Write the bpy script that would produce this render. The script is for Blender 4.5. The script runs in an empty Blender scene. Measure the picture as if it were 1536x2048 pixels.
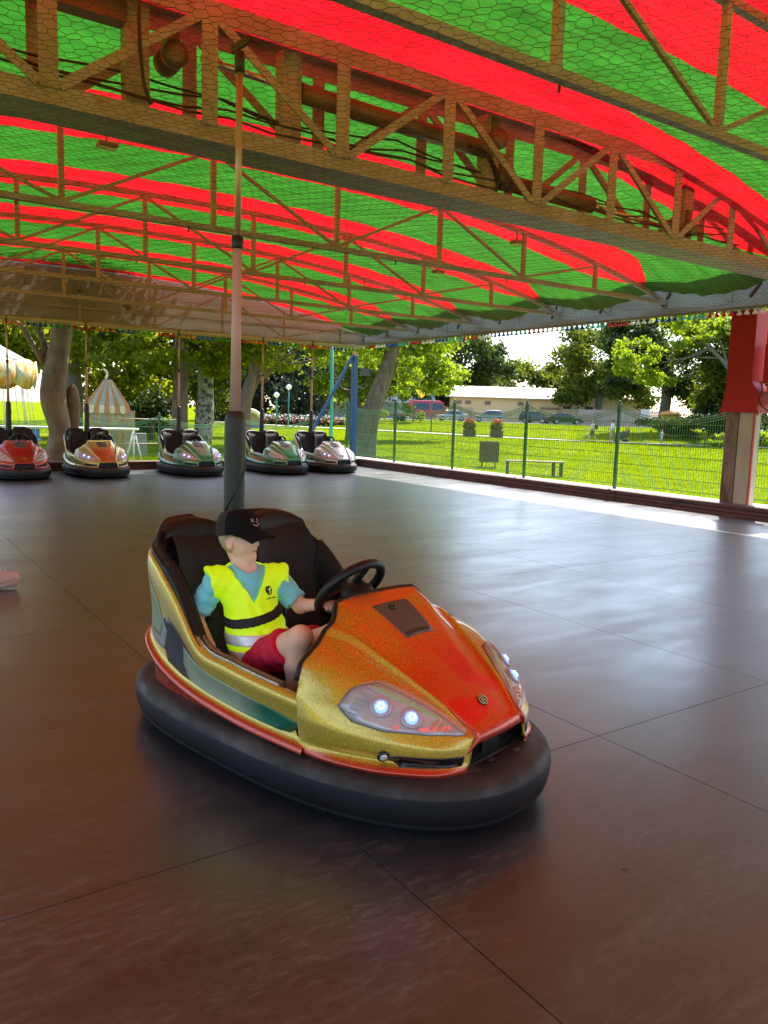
import bpy, math, random
import numpy as np
from mathutils import Vector, Matrix
random.seed(7); RNG = np.random.default_rng(11)
R = math.radians
sc = bpy.context.scene
COL = sc.collection

# ------------------------------------------------------------------ camera
cam_d = bpy.data.cameras.new('camera'); cam = bpy.data.objects.new('camera', cam_d); COL.objects.link(cam)
cam_d.sensor_fit = 'VERTICAL'; cam_d.sensor_height = 24.0; cam_d.lens = 24.0 * 1568.24 / 2048
cam_d.clip_start = 0.05; cam_d.clip_end = 3000
_p, _r, _y = R(7.30), R(1.695), R(34.563)
_fw = Vector((math.sin(_y)*math.cos(_p), math.cos(_y)*math.cos(_p), -math.sin(_p)))
_r0 = Vector((math.cos(_y), -math.sin(_y), 0)); _u0 = _r0.cross(_fw)
_rt = _r0*math.cos(_r) + _u0*math.sin(_r); _up = _u0*math.cos(_r) - _r0*math.sin(_r)
M = Matrix((_rt, _up, -_fw)).transposed().to_4x4(); M.translation = (0, 0, 1.505)
cam.matrix_world = M
sc.camera = cam

# ------------------------------------------------------------------ sky, sun, exposure
SUN_EL = R(54.5); SUN_AZ = math.atan2(0.835, 0.55)
w = bpy.data.worlds.new('World'); sc.world = w; w.use_nodes = True
wt = w.node_tree; wt.nodes.clear()
sky = wt.nodes.new('ShaderNodeTexSky'); sky.sky_type = 'NISHITA'; sky.sun_disc = False
sky.sun_elevation = SUN_EL; sky.sun_rotation = SUN_AZ; sky.altitude = 50; sky.dust_density = 1.6
bg = wt.nodes.new('ShaderNodeBackground'); bg.inputs[1].default_value = 0.15
wo = wt.nodes.new('ShaderNodeOutputWorld'); wt.links.new(sky.outputs[0], bg.inputs[0]); wt.links.new(bg.outputs[0], wo.inputs[0])
sun_d = bpy.data.lights.new('sun', 'SUN'); sun = bpy.data.objects.new('sun', sun_d); COL.objects.link(sun)
sun_d.energy = 4.2; sun_d.angle = R(0.53); sun_d.color = (1.0, 0.95, 0.86)
sdir = Vector((math.sin(SUN_AZ)*math.cos(SUN_EL), math.cos(SUN_AZ)*math.cos(SUN_EL), math.sin(SUN_EL)))
sun.rotation_euler = sdir.to_track_quat('Z', 'Y').to_euler(); sun.location = (30, 20, 40)
sc.view_settings.view_transform = 'Standard'; sc.view_settings.look = 'None'
sc.view_settings.exposure = 1.75; sc.view_settings.gamma = 1.0; sc.view_settings.use_curve_mapping = False
sc.render.engine = 'CYCLES'
cy = sc.cycles
cy.use_denoising = True
cy.max_bounces = 10; cy.diffuse_bounces = 5; cy.glossy_bounces = 4; cy.transmission_bounces = 6; cy.transparent_max_bounces = 12
cy.sample_clamp_indirect = 8.0; cy.caustics_reflective = False; cy.caustics_refractive = False

# ------------------------------------------------------------------ materials
MATS = {}
def nn(nt, t, **kw):
    n = nt.nodes.new(t)
    for k, v in kw.items(): setattr(n, k, v)
    return n
def mat(name, col=(.5, .5, .5), rough=.5, metal=0.0, var=0.0, vscale=4.0, bump=0.0, bscale=60.0, coat=0.0, emit=None, estr=0.0,
        col2=None, c2scale=3.0, c2lo=.45, c2hi=.65, trans=None, rvar=0.0, stretch=None, spec=.5, objrand=0.0, alpha=None, sheen=0.0):
    if name in MATS: return MATS[name]
    m = bpy.data.materials.new(name); m.use_nodes = True; nt = m.node_tree; nt.nodes.clear()
    out = nn(nt, 'ShaderNodeOutputMaterial'); b = nn(nt, 'ShaderNodeBsdfPrincipled')
    b.inputs['Roughness'].default_value = rough; b.inputs['Metallic'].default_value = metal
    b.inputs['Specular IOR Level'].default_value = spec
    b.inputs['Coat Weight'].default_value = coat; b.inputs['Coat Roughness'].default_value = .08
    if sheen: b.inputs['Sheen Weight'].default_value = sheen
    tc = nn(nt, 'ShaderNodeTexCoord'); vec = tc.outputs['Object']
    if stretch:
        mp = nn(nt, 'ShaderNodeMapping'); mp.inputs['Scale'].default_value = stretch
        nt.links.new(vec, mp.inputs[0]); vec = mp.outputs[0]
    cur = None
    rgb = nn(nt, 'ShaderNodeRGB'); rgb.outputs[0].default_value = (*col, 1); cur = rgb.outputs[0]
    if col2:
        n = nn(nt, 'ShaderNodeTexNoise'); n.inputs['Scale'].default_value = c2scale; n.inputs['Detail'].default_value = 6; n.inputs['Roughness'].default_value = .65
        nt.links.new(vec, n.inputs[0])
        mr = nn(nt, 'ShaderNodeMapRange'); mr.inputs[1].default_value = c2lo; mr.inputs[2].default_value = c2hi; nt.links.new(n.outputs[0], mr.inputs[0])
        mx = nn(nt, 'ShaderNodeMix', data_type='RGBA'); mx.inputs[7].default_value = (*col2, 1)
        nt.links.new(mr.outputs[0], mx.inputs[0]); nt.links.new(cur, mx.inputs[6]); cur = mx.outputs[2]
    if var or objrand:
        n = nn(nt, 'ShaderNodeTexNoise'); n.inputs['Scale'].default_value = vscale; n.inputs['Detail'].default_value = 5
        nt.links.new(vec, n.inputs[0])
        mr = nn(nt, 'ShaderNodeMapRange'); mr.inputs[1].default_value = .25; mr.inputs[2].default_value = .75
        mr.inputs[3].default_value = 1-var; mr.inputs[4].default_value = 1+var; nt.links.new(n.outputs[0], mr.inputs[0])
        fac = mr.outputs[0]
        if objrand:
            oi = nn(nt, 'ShaderNodeObjectInfo'); m2 = nn(nt, 'ShaderNodeMapRange'); m2.inputs[3].default_value = 1-objrand; m2.inputs[4].default_value = 1+objrand
            nt.links.new(oi.outputs['Random'], m2.inputs[0]); mm = nn(nt, 'ShaderNodeMath', operation='MULTIPLY')
            nt.links.new(fac, mm.inputs[0]); nt.links.new(m2.outputs[0], mm.inputs[1]); fac = mm.outputs[0]
        hs = nn(nt, 'ShaderNodeHueSaturation'); nt.links.new(fac, hs.inputs['Value']); nt.links.new(cur, hs.inputs['Color']); cur = hs.outputs[0]
    nt.links.new(cur, b.inputs['Base Color'])
    if rvar:
        n = nn(nt, 'ShaderNodeTexNoise'); n.inputs['Scale'].default_value = vscale*1.7; n.inputs['Detail'].default_value = 6; nt.links.new(vec, n.inputs[0])
        mr = nn(nt, 'ShaderNodeMapRange'); mr.inputs[1].default_value = .3; mr.inputs[2].default_value = .7
        mr.inputs[3].default_value = max(0, rough-rvar); mr.inputs[4].default_value = min(1, rough+rvar); nt.links.new(n.outputs[0], mr.inputs[0]); nt.links.new(mr.outputs[0], b.inputs['Roughness'])
    if bump:
        n = nn(nt, 'ShaderNodeTexNoise'); n.inputs['Scale'].default_value = bscale; n.inputs['Detail'].default_value = 4; nt.links.new(vec, n.inputs[0])
        bp = nn(nt, 'ShaderNodeBump'); bp.inputs['Strength'].default_value = bump; bp.inputs['Distance'].default_value = .01
        nt.links.new(n.outputs[0], bp.inputs['Height']); nt.links.new(bp.outputs[0], b.inputs['Normal'])
    if emit:
        b.inputs['Emission Color'].default_value = (*emit, 1); b.inputs['Emission Strength'].default_value = estr
    if alpha is not None: b.inputs['Alpha'].default_value = alpha
    sh = b.outputs[0]
    if trans:
        tl = nn(nt, 'ShaderNodeBsdfTranslucent'); ms = nn(nt, 'ShaderNodeMixShader'); ms.inputs[0].default_value = trans[1]
        hs2 = nn(nt, 'ShaderNodeMix', data_type='RGBA', blend_type='MULTIPLY'); hs2.inputs[0].default_value = 1.0
        hs2.inputs[7].default_value = (*trans[0], 1); nt.links.new(cur, hs2.inputs[6]); nt.links.new(hs2.outputs[2], tl.inputs[0])
        nt.links.new(sh, ms.inputs[1]); nt.links.new(tl.outputs[0], ms.inputs[2]); sh = ms.outputs[0]
    nt.links.new(sh, out.inputs[0])
    MATS[name] = m
    return m

def glass_mat(name, col=(1, 1, 1), alpha=.25, rough=.05):
    if name in MATS: return MATS[name]
    m = bpy.data.materials.new(name); m.use_nodes = True; nt = m.node_tree; nt.nodes.clear()
    out = nn(nt, 'ShaderNodeOutputMaterial'); t = nn(nt, 'ShaderNodeBsdfTransparent'); t.inputs[0].default_value = (*col, 1)
    g = nn(nt, 'ShaderNodeBsdfPrincipled'); g.inputs['Base Color'].default_value = (*col, 1); g.inputs['Roughness'].default_value = rough
    ms = nn(nt, 'ShaderNodeMixShader'); ms.inputs[0].default_value = alpha
    nt.links.new(t.outputs[0], ms.inputs[1]); nt.links.new(g.outputs[0], ms.inputs[2]); nt.links.new(ms.outputs[0], out.inputs[0])
    MATS[name] = m; return m

# ------------------------------------------------------------------ mesh helpers
def tag(o, label=None, cat=None, group=None, kind=None):
    if label: o['label'] = label
    if cat: o['category'] = cat
    if group: o['group'] = group
    if kind: o['kind'] = kind
    return o
def empty(name, loc=(0, 0, 0), rz=0, label=None, cat=None, group=None):
    o = bpy.data.objects.new(name, None); COL.objects.link(o); o.location = loc; o.rotation_euler = (0, 0, rz); o.empty_display_size = .1
    return tag(o, label, cat, group)
def mesh_obj(name, V, F, m, parent=None, smooth=False, mats=None, mi=None):
    me = bpy.data.meshes.new(name)
    me.from_pydata([tuple(v) for v in V], [], [tuple(f) for f in F])
    for mm in (mats or [m]): me.materials.append(mm)
    if mi is not None: me.polygons.foreach_set('material_index', mi)
    if smooth: me.polygons.foreach_set('use_smooth', [True]*len(me.polygons))
    me.update()
    o = bpy.data.objects.new(name, me); COL.objects.link(o)
    if parent: o.parent = parent
    return o
def np_mesh(name, V, F, m, parent=None, smooth=False):
    """V (n,3) array, F (k,3|4) array: fast build."""
    V = np.asarray(V, np.float32); F = np.asarray(F, np.int32)
    me = bpy.data.meshes.new(name); me.vertices.add(len(V)); me.vertices.foreach_set('co', V.ravel())
    k = F.shape[1]; me.loops.add(F.size); me.loops.foreach_set('vertex_index', F.ravel())
    me.polygons.add(len(F)); me.polygons.foreach_set('loop_start', np.arange(0, F.size, k, dtype=np.int32))
    me.materials.append(m)
    me.update(calc_edges=True); me.validate()
    if smooth: me.polygons.foreach_set('use_smooth', np.ones(len(F), bool))
    o = bpy.data.objects.new(name, me); COL.objects.link(o)
    if parent: o.parent = parent
    return o
def copy_tree(o, parent=None):
    c = o.copy(); COL.objects.link(c)
    if parent: c.parent = parent
    for ch in [x for x in bpy.data.objects if x.parent == o]: copy_tree(ch, c)
    return c
class MB:
    def __init__(s): s.V = []; s.F = []; s.sm = []
    def add(s, V, F, sm=False):
        n = len(s.V); s.V += [tuple(v) for v in V]; s.F += [tuple(i+n for i in f) for f in F]; s.sm += [sm]*len(F); return s
    def box(s, a, b, bev=0.0):
        x0, y0, z0 = a; x1, y1, z1 = b
        if bev <= 0:
            V = [(x0, y0, z0), (x1, y0, z0), (x1, y1, z0), (x0, y1, z0), (x0, y0, z1), (x1, y0, z1), (x1, y1, z1), (x0, y1, z1)]
            return s.add(V, [(0, 3, 2, 1), (4, 5, 6, 7), (0, 1, 5, 4), (1, 2, 6, 5), (2, 3, 7, 6), (3, 0, 4, 7)])
        c = bev; V = []; 
        rings = [(z0, c), (z0+c, 0), (z1-c, 0), (z1, c)]
        for z, d in rings:
            e = c
            V += [(x0+e, y0+d, z), (x1-e, y0+d, z), (x1-d, y0+e, z), (x1-d, y1-e, z), (x1-e, y1-d, z), (x0+e, y1-d, z), (x0+d, y1-e, z), (x0+d, y0+e, z)]
        F = [tuple(range(7, -1, -1)), tuple(range(24, 32))]
        for k in range(3):
            for i in range(8): j = (i+1) % 8; F.append((k*8+i, k*8+j, k*8+8+j, k*8+8+i))
        return s.add(V, F)
    def bar(s, a, b, w, h, up=(0, 0, 1)):
        a = Vector(a); b = Vector(b); d = (b-a).normalized(); u = Vector(up)
        if abs(d.dot(u)) > .98: u = Vector((1, 0, 0))
        x = d.cross(u).normalized(); y = x.cross(d).normalized()
        V = [p + x*(sx*w/2) + y*(sy*h/2) for p in (a, b) for sx, sy in ((-1, -1), (1, -1), (1, 1), (-1, 1))]
        return s.add(V, [(3, 2, 1, 0), (4, 5, 6, 7), (0, 1, 5, 4), (1, 2, 6, 5), (2, 3, 7, 6), (3, 0, 4, 7)])
    def tube(s, pts, r, n=8, cap=True, closed=False):
        P = [Vector(p) for p in pts]; rs = r if isinstance(r, (list, tuple)) else [r]*len(P); V = []; F = []
        m = len(P); prevx = None
        for i, p in enumerate(P):
            if closed: d = (P[(i+1) % m]-P[i-1])
            else: d = (P[min(i+1, m-1)]-P[max(i-1, 0)])
            d.normalize()
            if prevx is None:
                x = d.cross(Vector((0, 0, 1)) if abs(d.z) < .9 else Vector((1, 0, 0))).normalized()
            else: x = (prevx - d*prevx.dot(d)).normalized()
            prevx = x; y = d.cross(x)
            V += [p + (x*math.cos(2*math.pi*k/n) + y*math.sin(2*math.pi*k/n))*rs[i] for k in range(n)]
        for i in range(m if closed else m-1):
            a = i*n; b = ((i+1) % m)*n
            for k in range(n): F.append((a+k, a+(k+1) % n, b+(k+1) % n, b+k))
        s.add(V, F, True)
        if cap and not closed:
            o = len(s.V)-len(V); s.F += [tuple(o+k for k in range(n-1, -1, -1)), tuple(o+(m-1)*n+k for k in range(n))]; s.sm += [False, False]
        return s
    def lathe(s, prof, c=(0, 0, 0), n=16, axis=None, sm=True):
        V = []; F = []; c = Vector(c)
        ax = Vector(axis).normalized() if axis is not None else Vector((0, 0, 1))
        x = ax.orthogonal().normalized() if axis is not None else Vector((1, 0, 0)); y = ax.cross(x)
        for r, z in prof: V += [c + ax*z + (x*math.cos(2*math.pi*k/n)+y*math.sin(2*math.pi*k/n))*r for k in range(n)]
        for i in range(len(prof)-1):
            for k in range(n): F.append((i*n+k, i*n+(k+1) % n, i*n+n+(k+1) % n, i*n+n+k))
        F.append(tuple(range(n-1, -1, -1))); F.append(tuple((len(prof)-1)*n+k for k in range(n)))
        return s.add(V, F, sm)
    def poly(s, pts): return s.add(pts, [tuple(range(len(pts)))])
    def prism(s, pts, off):
        n = len(pts); off = Vector(off); V = [Vector(p) for p in pts]; V += [v+off for v in V]
        return s.add(V, [tuple(range(n-1, -1, -1)), tuple(range(n, 2*n))] + [(i, (i+1) % n, n+(i+1) % n, n+i) for i in range(n)])
    def build(s, name, m, parent=None):
        me = bpy.data.meshes.new(name); me.from_pydata(s.V, [], s.F); me.materials.append(m)
        me.polygons.foreach_set('use_smooth', s.sm); me.update()
        o = bpy.data.objects.new(name, me); COL.objects.link(o)
        if parent: o.parent = parent
        return o
def grid_obj(name, P, m, parent=None, closed_u=False, smooth=True, mats=None, mi=None, attr=None):
    """P[i][j] points -> quad grid."""
    nu = len(P); nv = len(P[0]); V = [tuple(P[i][j]) for i in range(nu) for j in range(nv)]; F = []
    for i in range(nu if closed_u else nu-1):
        a = i*nv; b = ((i+1) % nu)*nv
        for j in range(nv-1): F.append((a+j, a+j+1, b+j+1, b+j))
    o = mesh_obj(name, V, F, m, parent, smooth, mats, mi)
    if attr is not None:
        ca = o.data.color_attributes.new('paint', 'FLOAT_COLOR', 'POINT')
        ca.data.foreach_set('color', np.asarray(attr, np.float32).ravel())
    return o
def cr(p0, p1, p2, p3, t):
    return .5*((2*p1)+(-p0+p2)*t+(2*p0-5*p1+4*p2-p3)*t*t+(-p0+3*p1-3*p2+p3)*t**3)
def spline(P, t):
    """Catmull-Rom through rows of P at parameter t in [0,len-1]"""
    P = np.asarray(P, float); n = len(P); i = min(int(t), n-2); f = t-i
    return cr(P[max(i-1, 0)] if i > 0 else 2*P[0]-P[1], P[i], P[i+1], P[i+2] if i+2 < n else 2*P[-1]-P[-2], f)

# ------------------------------------------------------------------ sdf modelling (for people)
def surface_nets(Fv, org, h):
    s = Fv < 0; nx, ny, nz = Fv.shape
    cnt = sum(s[i:nx-1+i, j:ny-1+j, k:nz-1+k].astype(np.int8) for i in (0, 1) for j in (0, 1) for k in (0, 1))
    act = (cnt > 0) & (cnt < 8); I = np.argwhere(act); idx = -np.ones(act.shape, np.int64); idx[act] = np.arange(len(I))
    pos = np.zeros((len(I), 3)); num = np.zeros(len(I))
    for ax in range(3):
        o1, o2 = [a for a in range(3) if a != ax]
        for u in (0, 1):
            for v in (0, 1):
                A = I.copy(); A[:, o1] += u; A[:, o2] += v; B = A.copy(); B[:, ax] += 1
                a = Fv[A[:, 0], A[:, 1], A[:, 2]]; b = Fv[B[:, 0], B[:, 1], B[:, 2]]
                m = (a < 0) != (b < 0); t = np.where(m, a/np.where(m, a-b, 1), 0)
                p = A.astype(float); p[:, ax] += t; pos[m] += p[m]; num[m] += 1
    V = pos/num[:, None]*h + np.array(org)
    Q = []
    for ax in range(3):
        o1, o2 = (ax+1) % 3, (ax+2) % 3
        sl = [slice(1, -1)]*3; sl[ax] = slice(0, -1); sl2 = list(sl); sl2[ax] = slice(1, None)
        a = s[tuple(sl)]; b = s[tuple(sl2)]; E = np.argwhere(a != b)
        if not len(E): continue
        flip = a[E[:, 0], E[:, 1], E[:, 2]]; base = E.copy(); base[:, o1] += 1; base[:, o2] += 1
        c = []
        for d1, d2 in ((-1, -1), (0, -1), (0, 0), (-1, 0)):
            q = base.copy(); q[:, o1] += d1; q[:, o2] += d2
            ok = np.ones(len(q), bool)
            c.append(idx[np.clip(q[:, 0], 0, nx-2), np.clip(q[:, 1], 0, ny-2), np.clip(q[:, 2], 0, nz-2)])
        c = np.stack(c, 1); c[~flip] = c[~flip][:, ::-1]; Q.append(c)
    Q = np.concatenate(Q); Q = Q[(Q >= 0).all(1)]
    return V, Q
class SDF:
    def __init__(s, lo, hi, h):
        s.lo = np.array(lo, float); s.h = h; n = np.ceil((np.array(hi)-s.lo)/h).astype(int)+1
        s.ax = [s.lo[i]+h*np.arange(n[i]) for i in range(3)]; s.F = np.full(n, 1.0)
    def _sub(s, lo, hi, pad):
        sl = []; 
        for i in range(3):
            a = max(0, int((lo[i]-pad-s.lo[i])/s.h)); b = min(len(s.ax[i]), int((hi[i]+pad-s.lo[i])/s.h)+2); sl.append(slice(a, max(a+1, b)))
        g = np.meshgrid(*[s.ax[i][sl[i]] for i in range(3)], indexing='ij')
        return tuple(sl), np.stack(g, -1)
    def _min(s, sl, d, k):
        A = s.F[sl]
        if k > 0: hh = np.clip(.5+.5*(A-d)/k, 0, 1); s.F[sl] = A*(1-hh)+d*hh-k*hh*(1-hh)
        else: s.F[sl] = np.minimum(A, d)
    def cap(s, a, b, ra, rb=None, k=.02, sub=False):
        a = np.array(a, float); b = np.array(b, float); rb = ra if rb is None else rb; rm = max(ra, rb)
        sl, P = s._sub(np.minimum(a, b)-rm, np.maximum(a, b)+rm, k+.02); ba = b-a
        t = np.clip(((P-a)@ba)/max(ba@ba, 1e-9), 0, 1); d = np.linalg.norm(P-a-t[..., None]*ba, axis=-1)-(ra+(rb-ra)*t)
        if sub: s._sub2(sl, d, k)
        else: s._min(sl, d, k)
        return s
    def _sub2(s, sl, d, k):
        A = s.F[sl]; d = -d; hh = np.clip(.5-.5*(A-d)/max(k, 1e-5), 0, 1); s.F[sl] = A*(1-hh)+d*hh+k*hh*(1-hh)
    def ell(s, c, r, rot=None, k=.02, sub=False):
        c = np.array(c, float); r = np.array(r, float); rm = r.max()
        sl, P = s._sub(c-rm, c+rm, k+.02); q = P-c
        if rot is not None: q = q@np.array(rot)
        k0 = np.linalg.norm(q/r, axis=-1); k1 = np.linalg.norm(q/(r*r), axis=-1); d = k0*(k0-1)/np.maximum(k1, 1e-6)
        if sub: s._sub2(sl, d, k)
        else: s._min(sl, d, k)
        return s
    def cut(s, p, n):
        """remove the side the normal points to"""
        g = np.stack(np.meshgrid(*s.ax, indexing='ij'), -1); n = np.array(n, float); n /= np.linalg.norm(n)
        s.F = np.maximum(s.F, (g-np.array(p))@n); return s
    def build(s, name, m, parent=None):
        V, Q = surface_nets(s.F, s.lo, s.h)
        return np_mesh(name, V, Q, m, parent, True)

# ================================================================== SETTING
XL, XR, YF, YB = -3.06, 11.6, -6.0, 18.15        # the ride floor
def smooth01(t): t = min(1, max(0, t)); return t*t*(3-2*t)
def ground_z(x, y):
    n = .96*x+.281*y
    z = -.42+.85*smooth01((n-63)/23)
    return z + .03*math.sin(x*.21+1)*math.sin(y*.17)
# lawn ------------------------------------------------------------
gm = bpy.data.materials.new('lawn'); gm.use_nodes = True; nt = gm.node_tree; b = nt.nodes['Principled BSDF']
geo = nn(nt, 'ShaderNodeNewGeometry')
n1 = nn(nt, 'ShaderNodeTexNoise'); n1.inputs['Scale'].default_value = .35; n1.inputs['Detail'].default_value = 6; nt.links.new(geo.outputs['Position'], n1.inputs[0])
n2 = nn(nt, 'ShaderNodeTexNoise'); n2.inputs['Scale'].default_value = 9; n2.inputs['Detail'].default_value = 6; n2.inputs['Roughness'].default_value = .7; nt.links.new(geo.outputs['Position'], n2.inputs[0])
mx = nn(nt, 'ShaderNodeMix', data_type='RGBA'); mx.inputs[6].default_value = (.095, .155, .003, 1); mx.inputs[7].default_value = (.20, .225, .008, 1)
n3 = nn(nt, 'ShaderNodeTexNoise'); n3.inputs['Scale'].default_value = 1.7; n3.inputs['Detail'].default_value = 5; nt.links.new(geo.outputs['Position'], n3.inputs[0])
av = nn(nt, 'ShaderNodeMath', operation='MULTIPLY_ADD'); nt.links.new(n3.outputs[0], av.inputs[0]); av.inputs[1].default_value = .5; mm_ = nn(nt, 'ShaderNodeMath', operation='MULTIPLY'); nt.links.new(n1.outputs[0], mm_.inputs[0]); mm_.inputs[1].default_value = .5; nt.links.new(mm_.outputs[0], av.inputs[2])
mr = nn(nt, 'ShaderNodeMapRange'); mr.inputs[1].default_value = .38; mr.inputs[2].default_value = .62; nt.links.new(av.outputs[0], mr.inputs[0]); nt.links.new(mr.outputs[0], mx.inputs[0])
hs = nn(nt, 'ShaderNodeHueSaturation'); m2 = nn(nt, 'ShaderNodeMapRange'); m2.inputs[1].default_value = .3; m2.inputs[2].default_value = .7; m2.inputs[3].default_value = .6; m2.inputs[4].default_value = 1.35
nt.links.new(n2.outputs[0], m2.inputs[0]); nt.links.new(m2.outputs[0], hs.inputs['Value']); nt.links.new(mx.outputs[2], hs.inputs['Color']); nt.links.new(hs.outputs[0], b.inputs['Base Color'])
b.inputs['Roughness'].default_value = 1.0; b.inputs['Specular IOR Level'].default_value = 0.0
bp = nn(nt, 'ShaderNodeBump'); bp.inputs['Strength'].default_value = .8; bp.inputs['Distance'].default_value = .05; nt.links.new(n2.outputs[0], bp.inputs['Height']); nt.links.new(bp.outputs[0], b.inputs['Normal'])
def axis_pts(segs):
    out = []
    for a, c, st in segs: out += list(np.arange(a, c, st))
    return out + [segs[-1][1]]
gx = axis_pts([(-600, -60, 60), (-60, 0, 10), (0, 130, 3), (130, 900, 70)]); gy = axis_pts([(-300, -60, 60), (-60, 0, 10), (0, 150, 3), (150, 1200, 70)])
V = [(x, y, ground_z(x, y)) for x in gx for y in gy]; ny = len(gy)
F = [(i*ny+j, (i+1)*ny+j, (i+1)*ny+j+1, i*ny+j+1) for i in range(len(gx)-1) for j in range(ny-1)]
tag(mesh_obj('lawn', V, F, gm, None, True), kind='structure')

# grass blades over the lawn that shows, near part
gb = mat('grass_blade', (.18, .25, .004), .8, var=.35, vscale=.8, trans=((1.5, 1.5, .5), .45), spec=.05)
def grass(n, xr, yr, hmin, hmax, wd, keep):
    x = RNG.uniform(*xr, n); y = RNG.uniform(*yr, n); k = keep(x, y); x = x[k]; y = y[k]; n = len(x)
    z = -.42+.85*np.clip((.96*x+.281*y-63)/23, 0, 1)**2*(3-2*np.clip((.96*x+.281*y-63)/23, 0, 1)) + .03*np.sin(x*.21+1)*np.sin(y*.17)
    a = RNG.uniform(0, 6.28, n); h = RNG.uniform(hmin, hmax, n); lean = RNG.normal(0, .035, (n, 2)); ww = wd*RNG.uniform(.6, 1.3, n)
    dx = np.cos(a)*ww; dy = np.sin(a)*ww
    V = np.empty((n*3, 3)); V[0::3] = np.stack([x-dx, y-dy, z-.01], 1); V[1::3] = np.stack([x+dx, y+dy, z-.01], 1); V[2::3] = np.stack([x+lean[:, 0], y+lean[:, 1], z+h], 1)
    return V, np.arange(n*3).reshape(-1, 3)
def vis(x, y):
    az = np.degrees(np.arctan2(x, y)); return (az > 3) & (az < 66) & ~((x < 12.9) & (y < 18.9))
V1, F1 = grass(260000, (2, 40), (5, 42), .03, .10, .012, lambda x, y: vis(x, y) & (np.hypot(x, y) < 42))
V2, F2 = grass(120000, (10, 75), (15, 85), .05, .12, .035, lambda x, y: vis(x, y) & (np.hypot(x, y) > 38))
tag(np_mesh('grass', np.vstack([V1, V2]), np.vstack([F1, F2+len(V1)]), gb), 'short sunlit green grass covering the lawn beyond the fence', 'grass', kind='stuff')

# path ------------------------------------------------------------
pm = mat('path_concrete', (.48, .43, .36), .9, var=.15, vscale=1.5, bump=.2)
pc = [(37, 96), (40.1, 74.5), (42.2, 67.7), (44.4, 58.1), (46.4, 50.3), (49.7, 42), (54, 35.5), (62, 27), (75, 16)]
def strip(name, pts, wd, dz, m, sub=8):
    L = []; 
    for t in np.linspace(0, len(pts)-1, (len(pts)-1)*sub+1): L.append(spline(pts, t))
    P = []
    for i, p in enumerate(L):
        d = L[min(i+1, len(L)-1)]-L[max(i-1, 0)]; d /= np.linalg.norm(d); n = np.array([-d[1], d[0]])*wd/2
        P.append([(q[0], q[1], ground_z(*q)+dz) for q in (p-n, p-n/3, p+n/3, p+n)])
    return grid_obj(name, P, m, smooth=True)
tag(strip('path', pc, 1.7, .09, pm), kind='structure')
am = mat('parking_asphalt', (.20, .19, .18), .9, var=.15, vscale=.8)
tag(strip('parking_lot', [(55, 116), (64, 97), (74, 83), (83, 74), (97, 62), (110, 52)], 11, .06, am), kind='structure')

# ride floor: steel plates ---------------------------------------
fm = bpy.data.materials.new('steel_plate'); fm.use_nodes = True; nt = fm.node_tree; b = nt.nodes['Principled BSDF']
geo = nn(nt, 'ShaderNodeNewGeometry'); oi = nn(nt, 'ShaderNodeObjectInfo')
def noise(scale, detail, rough, vec, dist=0.0):
    n = nn(nt, 'ShaderNodeTexNoise'); n.inputs['Scale'].default_value = scale; n.inputs['Detail'].default_value = detail; n.inputs['Roughness'].default_value = rough; n.inputs['Distortion'].default_value = dist
    nt.links.new(vec, n.inputs[0]); return n.outputs[0]
def mrange(v, a, c, d, e):
    m = nn(nt, 'ShaderNodeMapRange'); m.inputs[1].default_value = a; m.inputs[2].default_value = c; m.inputs[3].default_value = d; m.inputs[4].default_value = e; nt.links.new(v, m.inputs[0]); return m.outputs[0]
def math2(op, a, c):
    m = nn(nt, 'ShaderNodeMath', operation=op)
    for i, v in enumerate((a, c)):
        if isinstance(v, (int, float)): m.inputs[i].default_value = v
        else: nt.links.new(v, m.inputs[i])
    return m.outputs[0]
pos = geo.outputs['Position']
mp = nn(nt, 'ShaderNodeMapping'); mp.inputs['Rotation'].default_value = (0, 0, R(28)); mp.inputs['Scale'].default_value = (.55, 1.6, 1); nt.links.new(pos, mp.inputs[0])
big = noise(1.1, 6, .62, mp.outputs[0], .6); fine = noise(22, 8, .75, mp.outputs[0], .3); mid = noise(3.2, 7, .7, mp.outputs[0], .4)
scuff = math2('MULTIPLY', mrange(fine, .48, .66, 0, 1), mrange(big, .40, .66, 0.08, 1))
def streak(rot, sx, sy, sc_, lo, hi):
    q = nn(nt, 'ShaderNodeMapping'); q.inputs['Rotation'].default_value = (0, 0, R(rot)); q.inputs['Scale'].default_value = (sx, sy, 1); nt.links.new(pos, q.inputs[0])
    return mrange(noise(sc_, 3, .55, q.outputs[0], 1.2), lo, hi, 0, 1)
scr = math2('MAXIMUM', streak(20, .35, 9, 2.2, .66, .74), streak(-48, .3, 8, 2.6, .68, .76))
mx = nn(nt, 'ShaderNodeMix', data_type='RGBA'); mx.inputs[6].default_value = (.056, .056, .062, 1); mx.inputs[7].default_value = (.19, .195, .21, 1)
nt.links.new(scuff, mx.inputs[0])
hs = nn(nt, 'ShaderNodeHueSaturation'); nt.links.new(mx.outputs[2], hs.inputs['Color'])
nt.links.new(math2('MULTIPLY', mrange(mid, .3, .7, .7, 1.3), mrange(oi.outputs['Random'], 0, 1, .9, 1.1)), hs.inputs['Value']); nt.links.new(hs.outputs[0], b.inputs['Base Color'])
rg = math2('ADD', mrange(big, .35, .7, .30, .44), math2('MULTIPLY', scuff, .05)); nt.links.new(math2('ADD', rg, mrange(mid, .3, .7, -.025, .025)), b.inputs['Roughness'])
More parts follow.
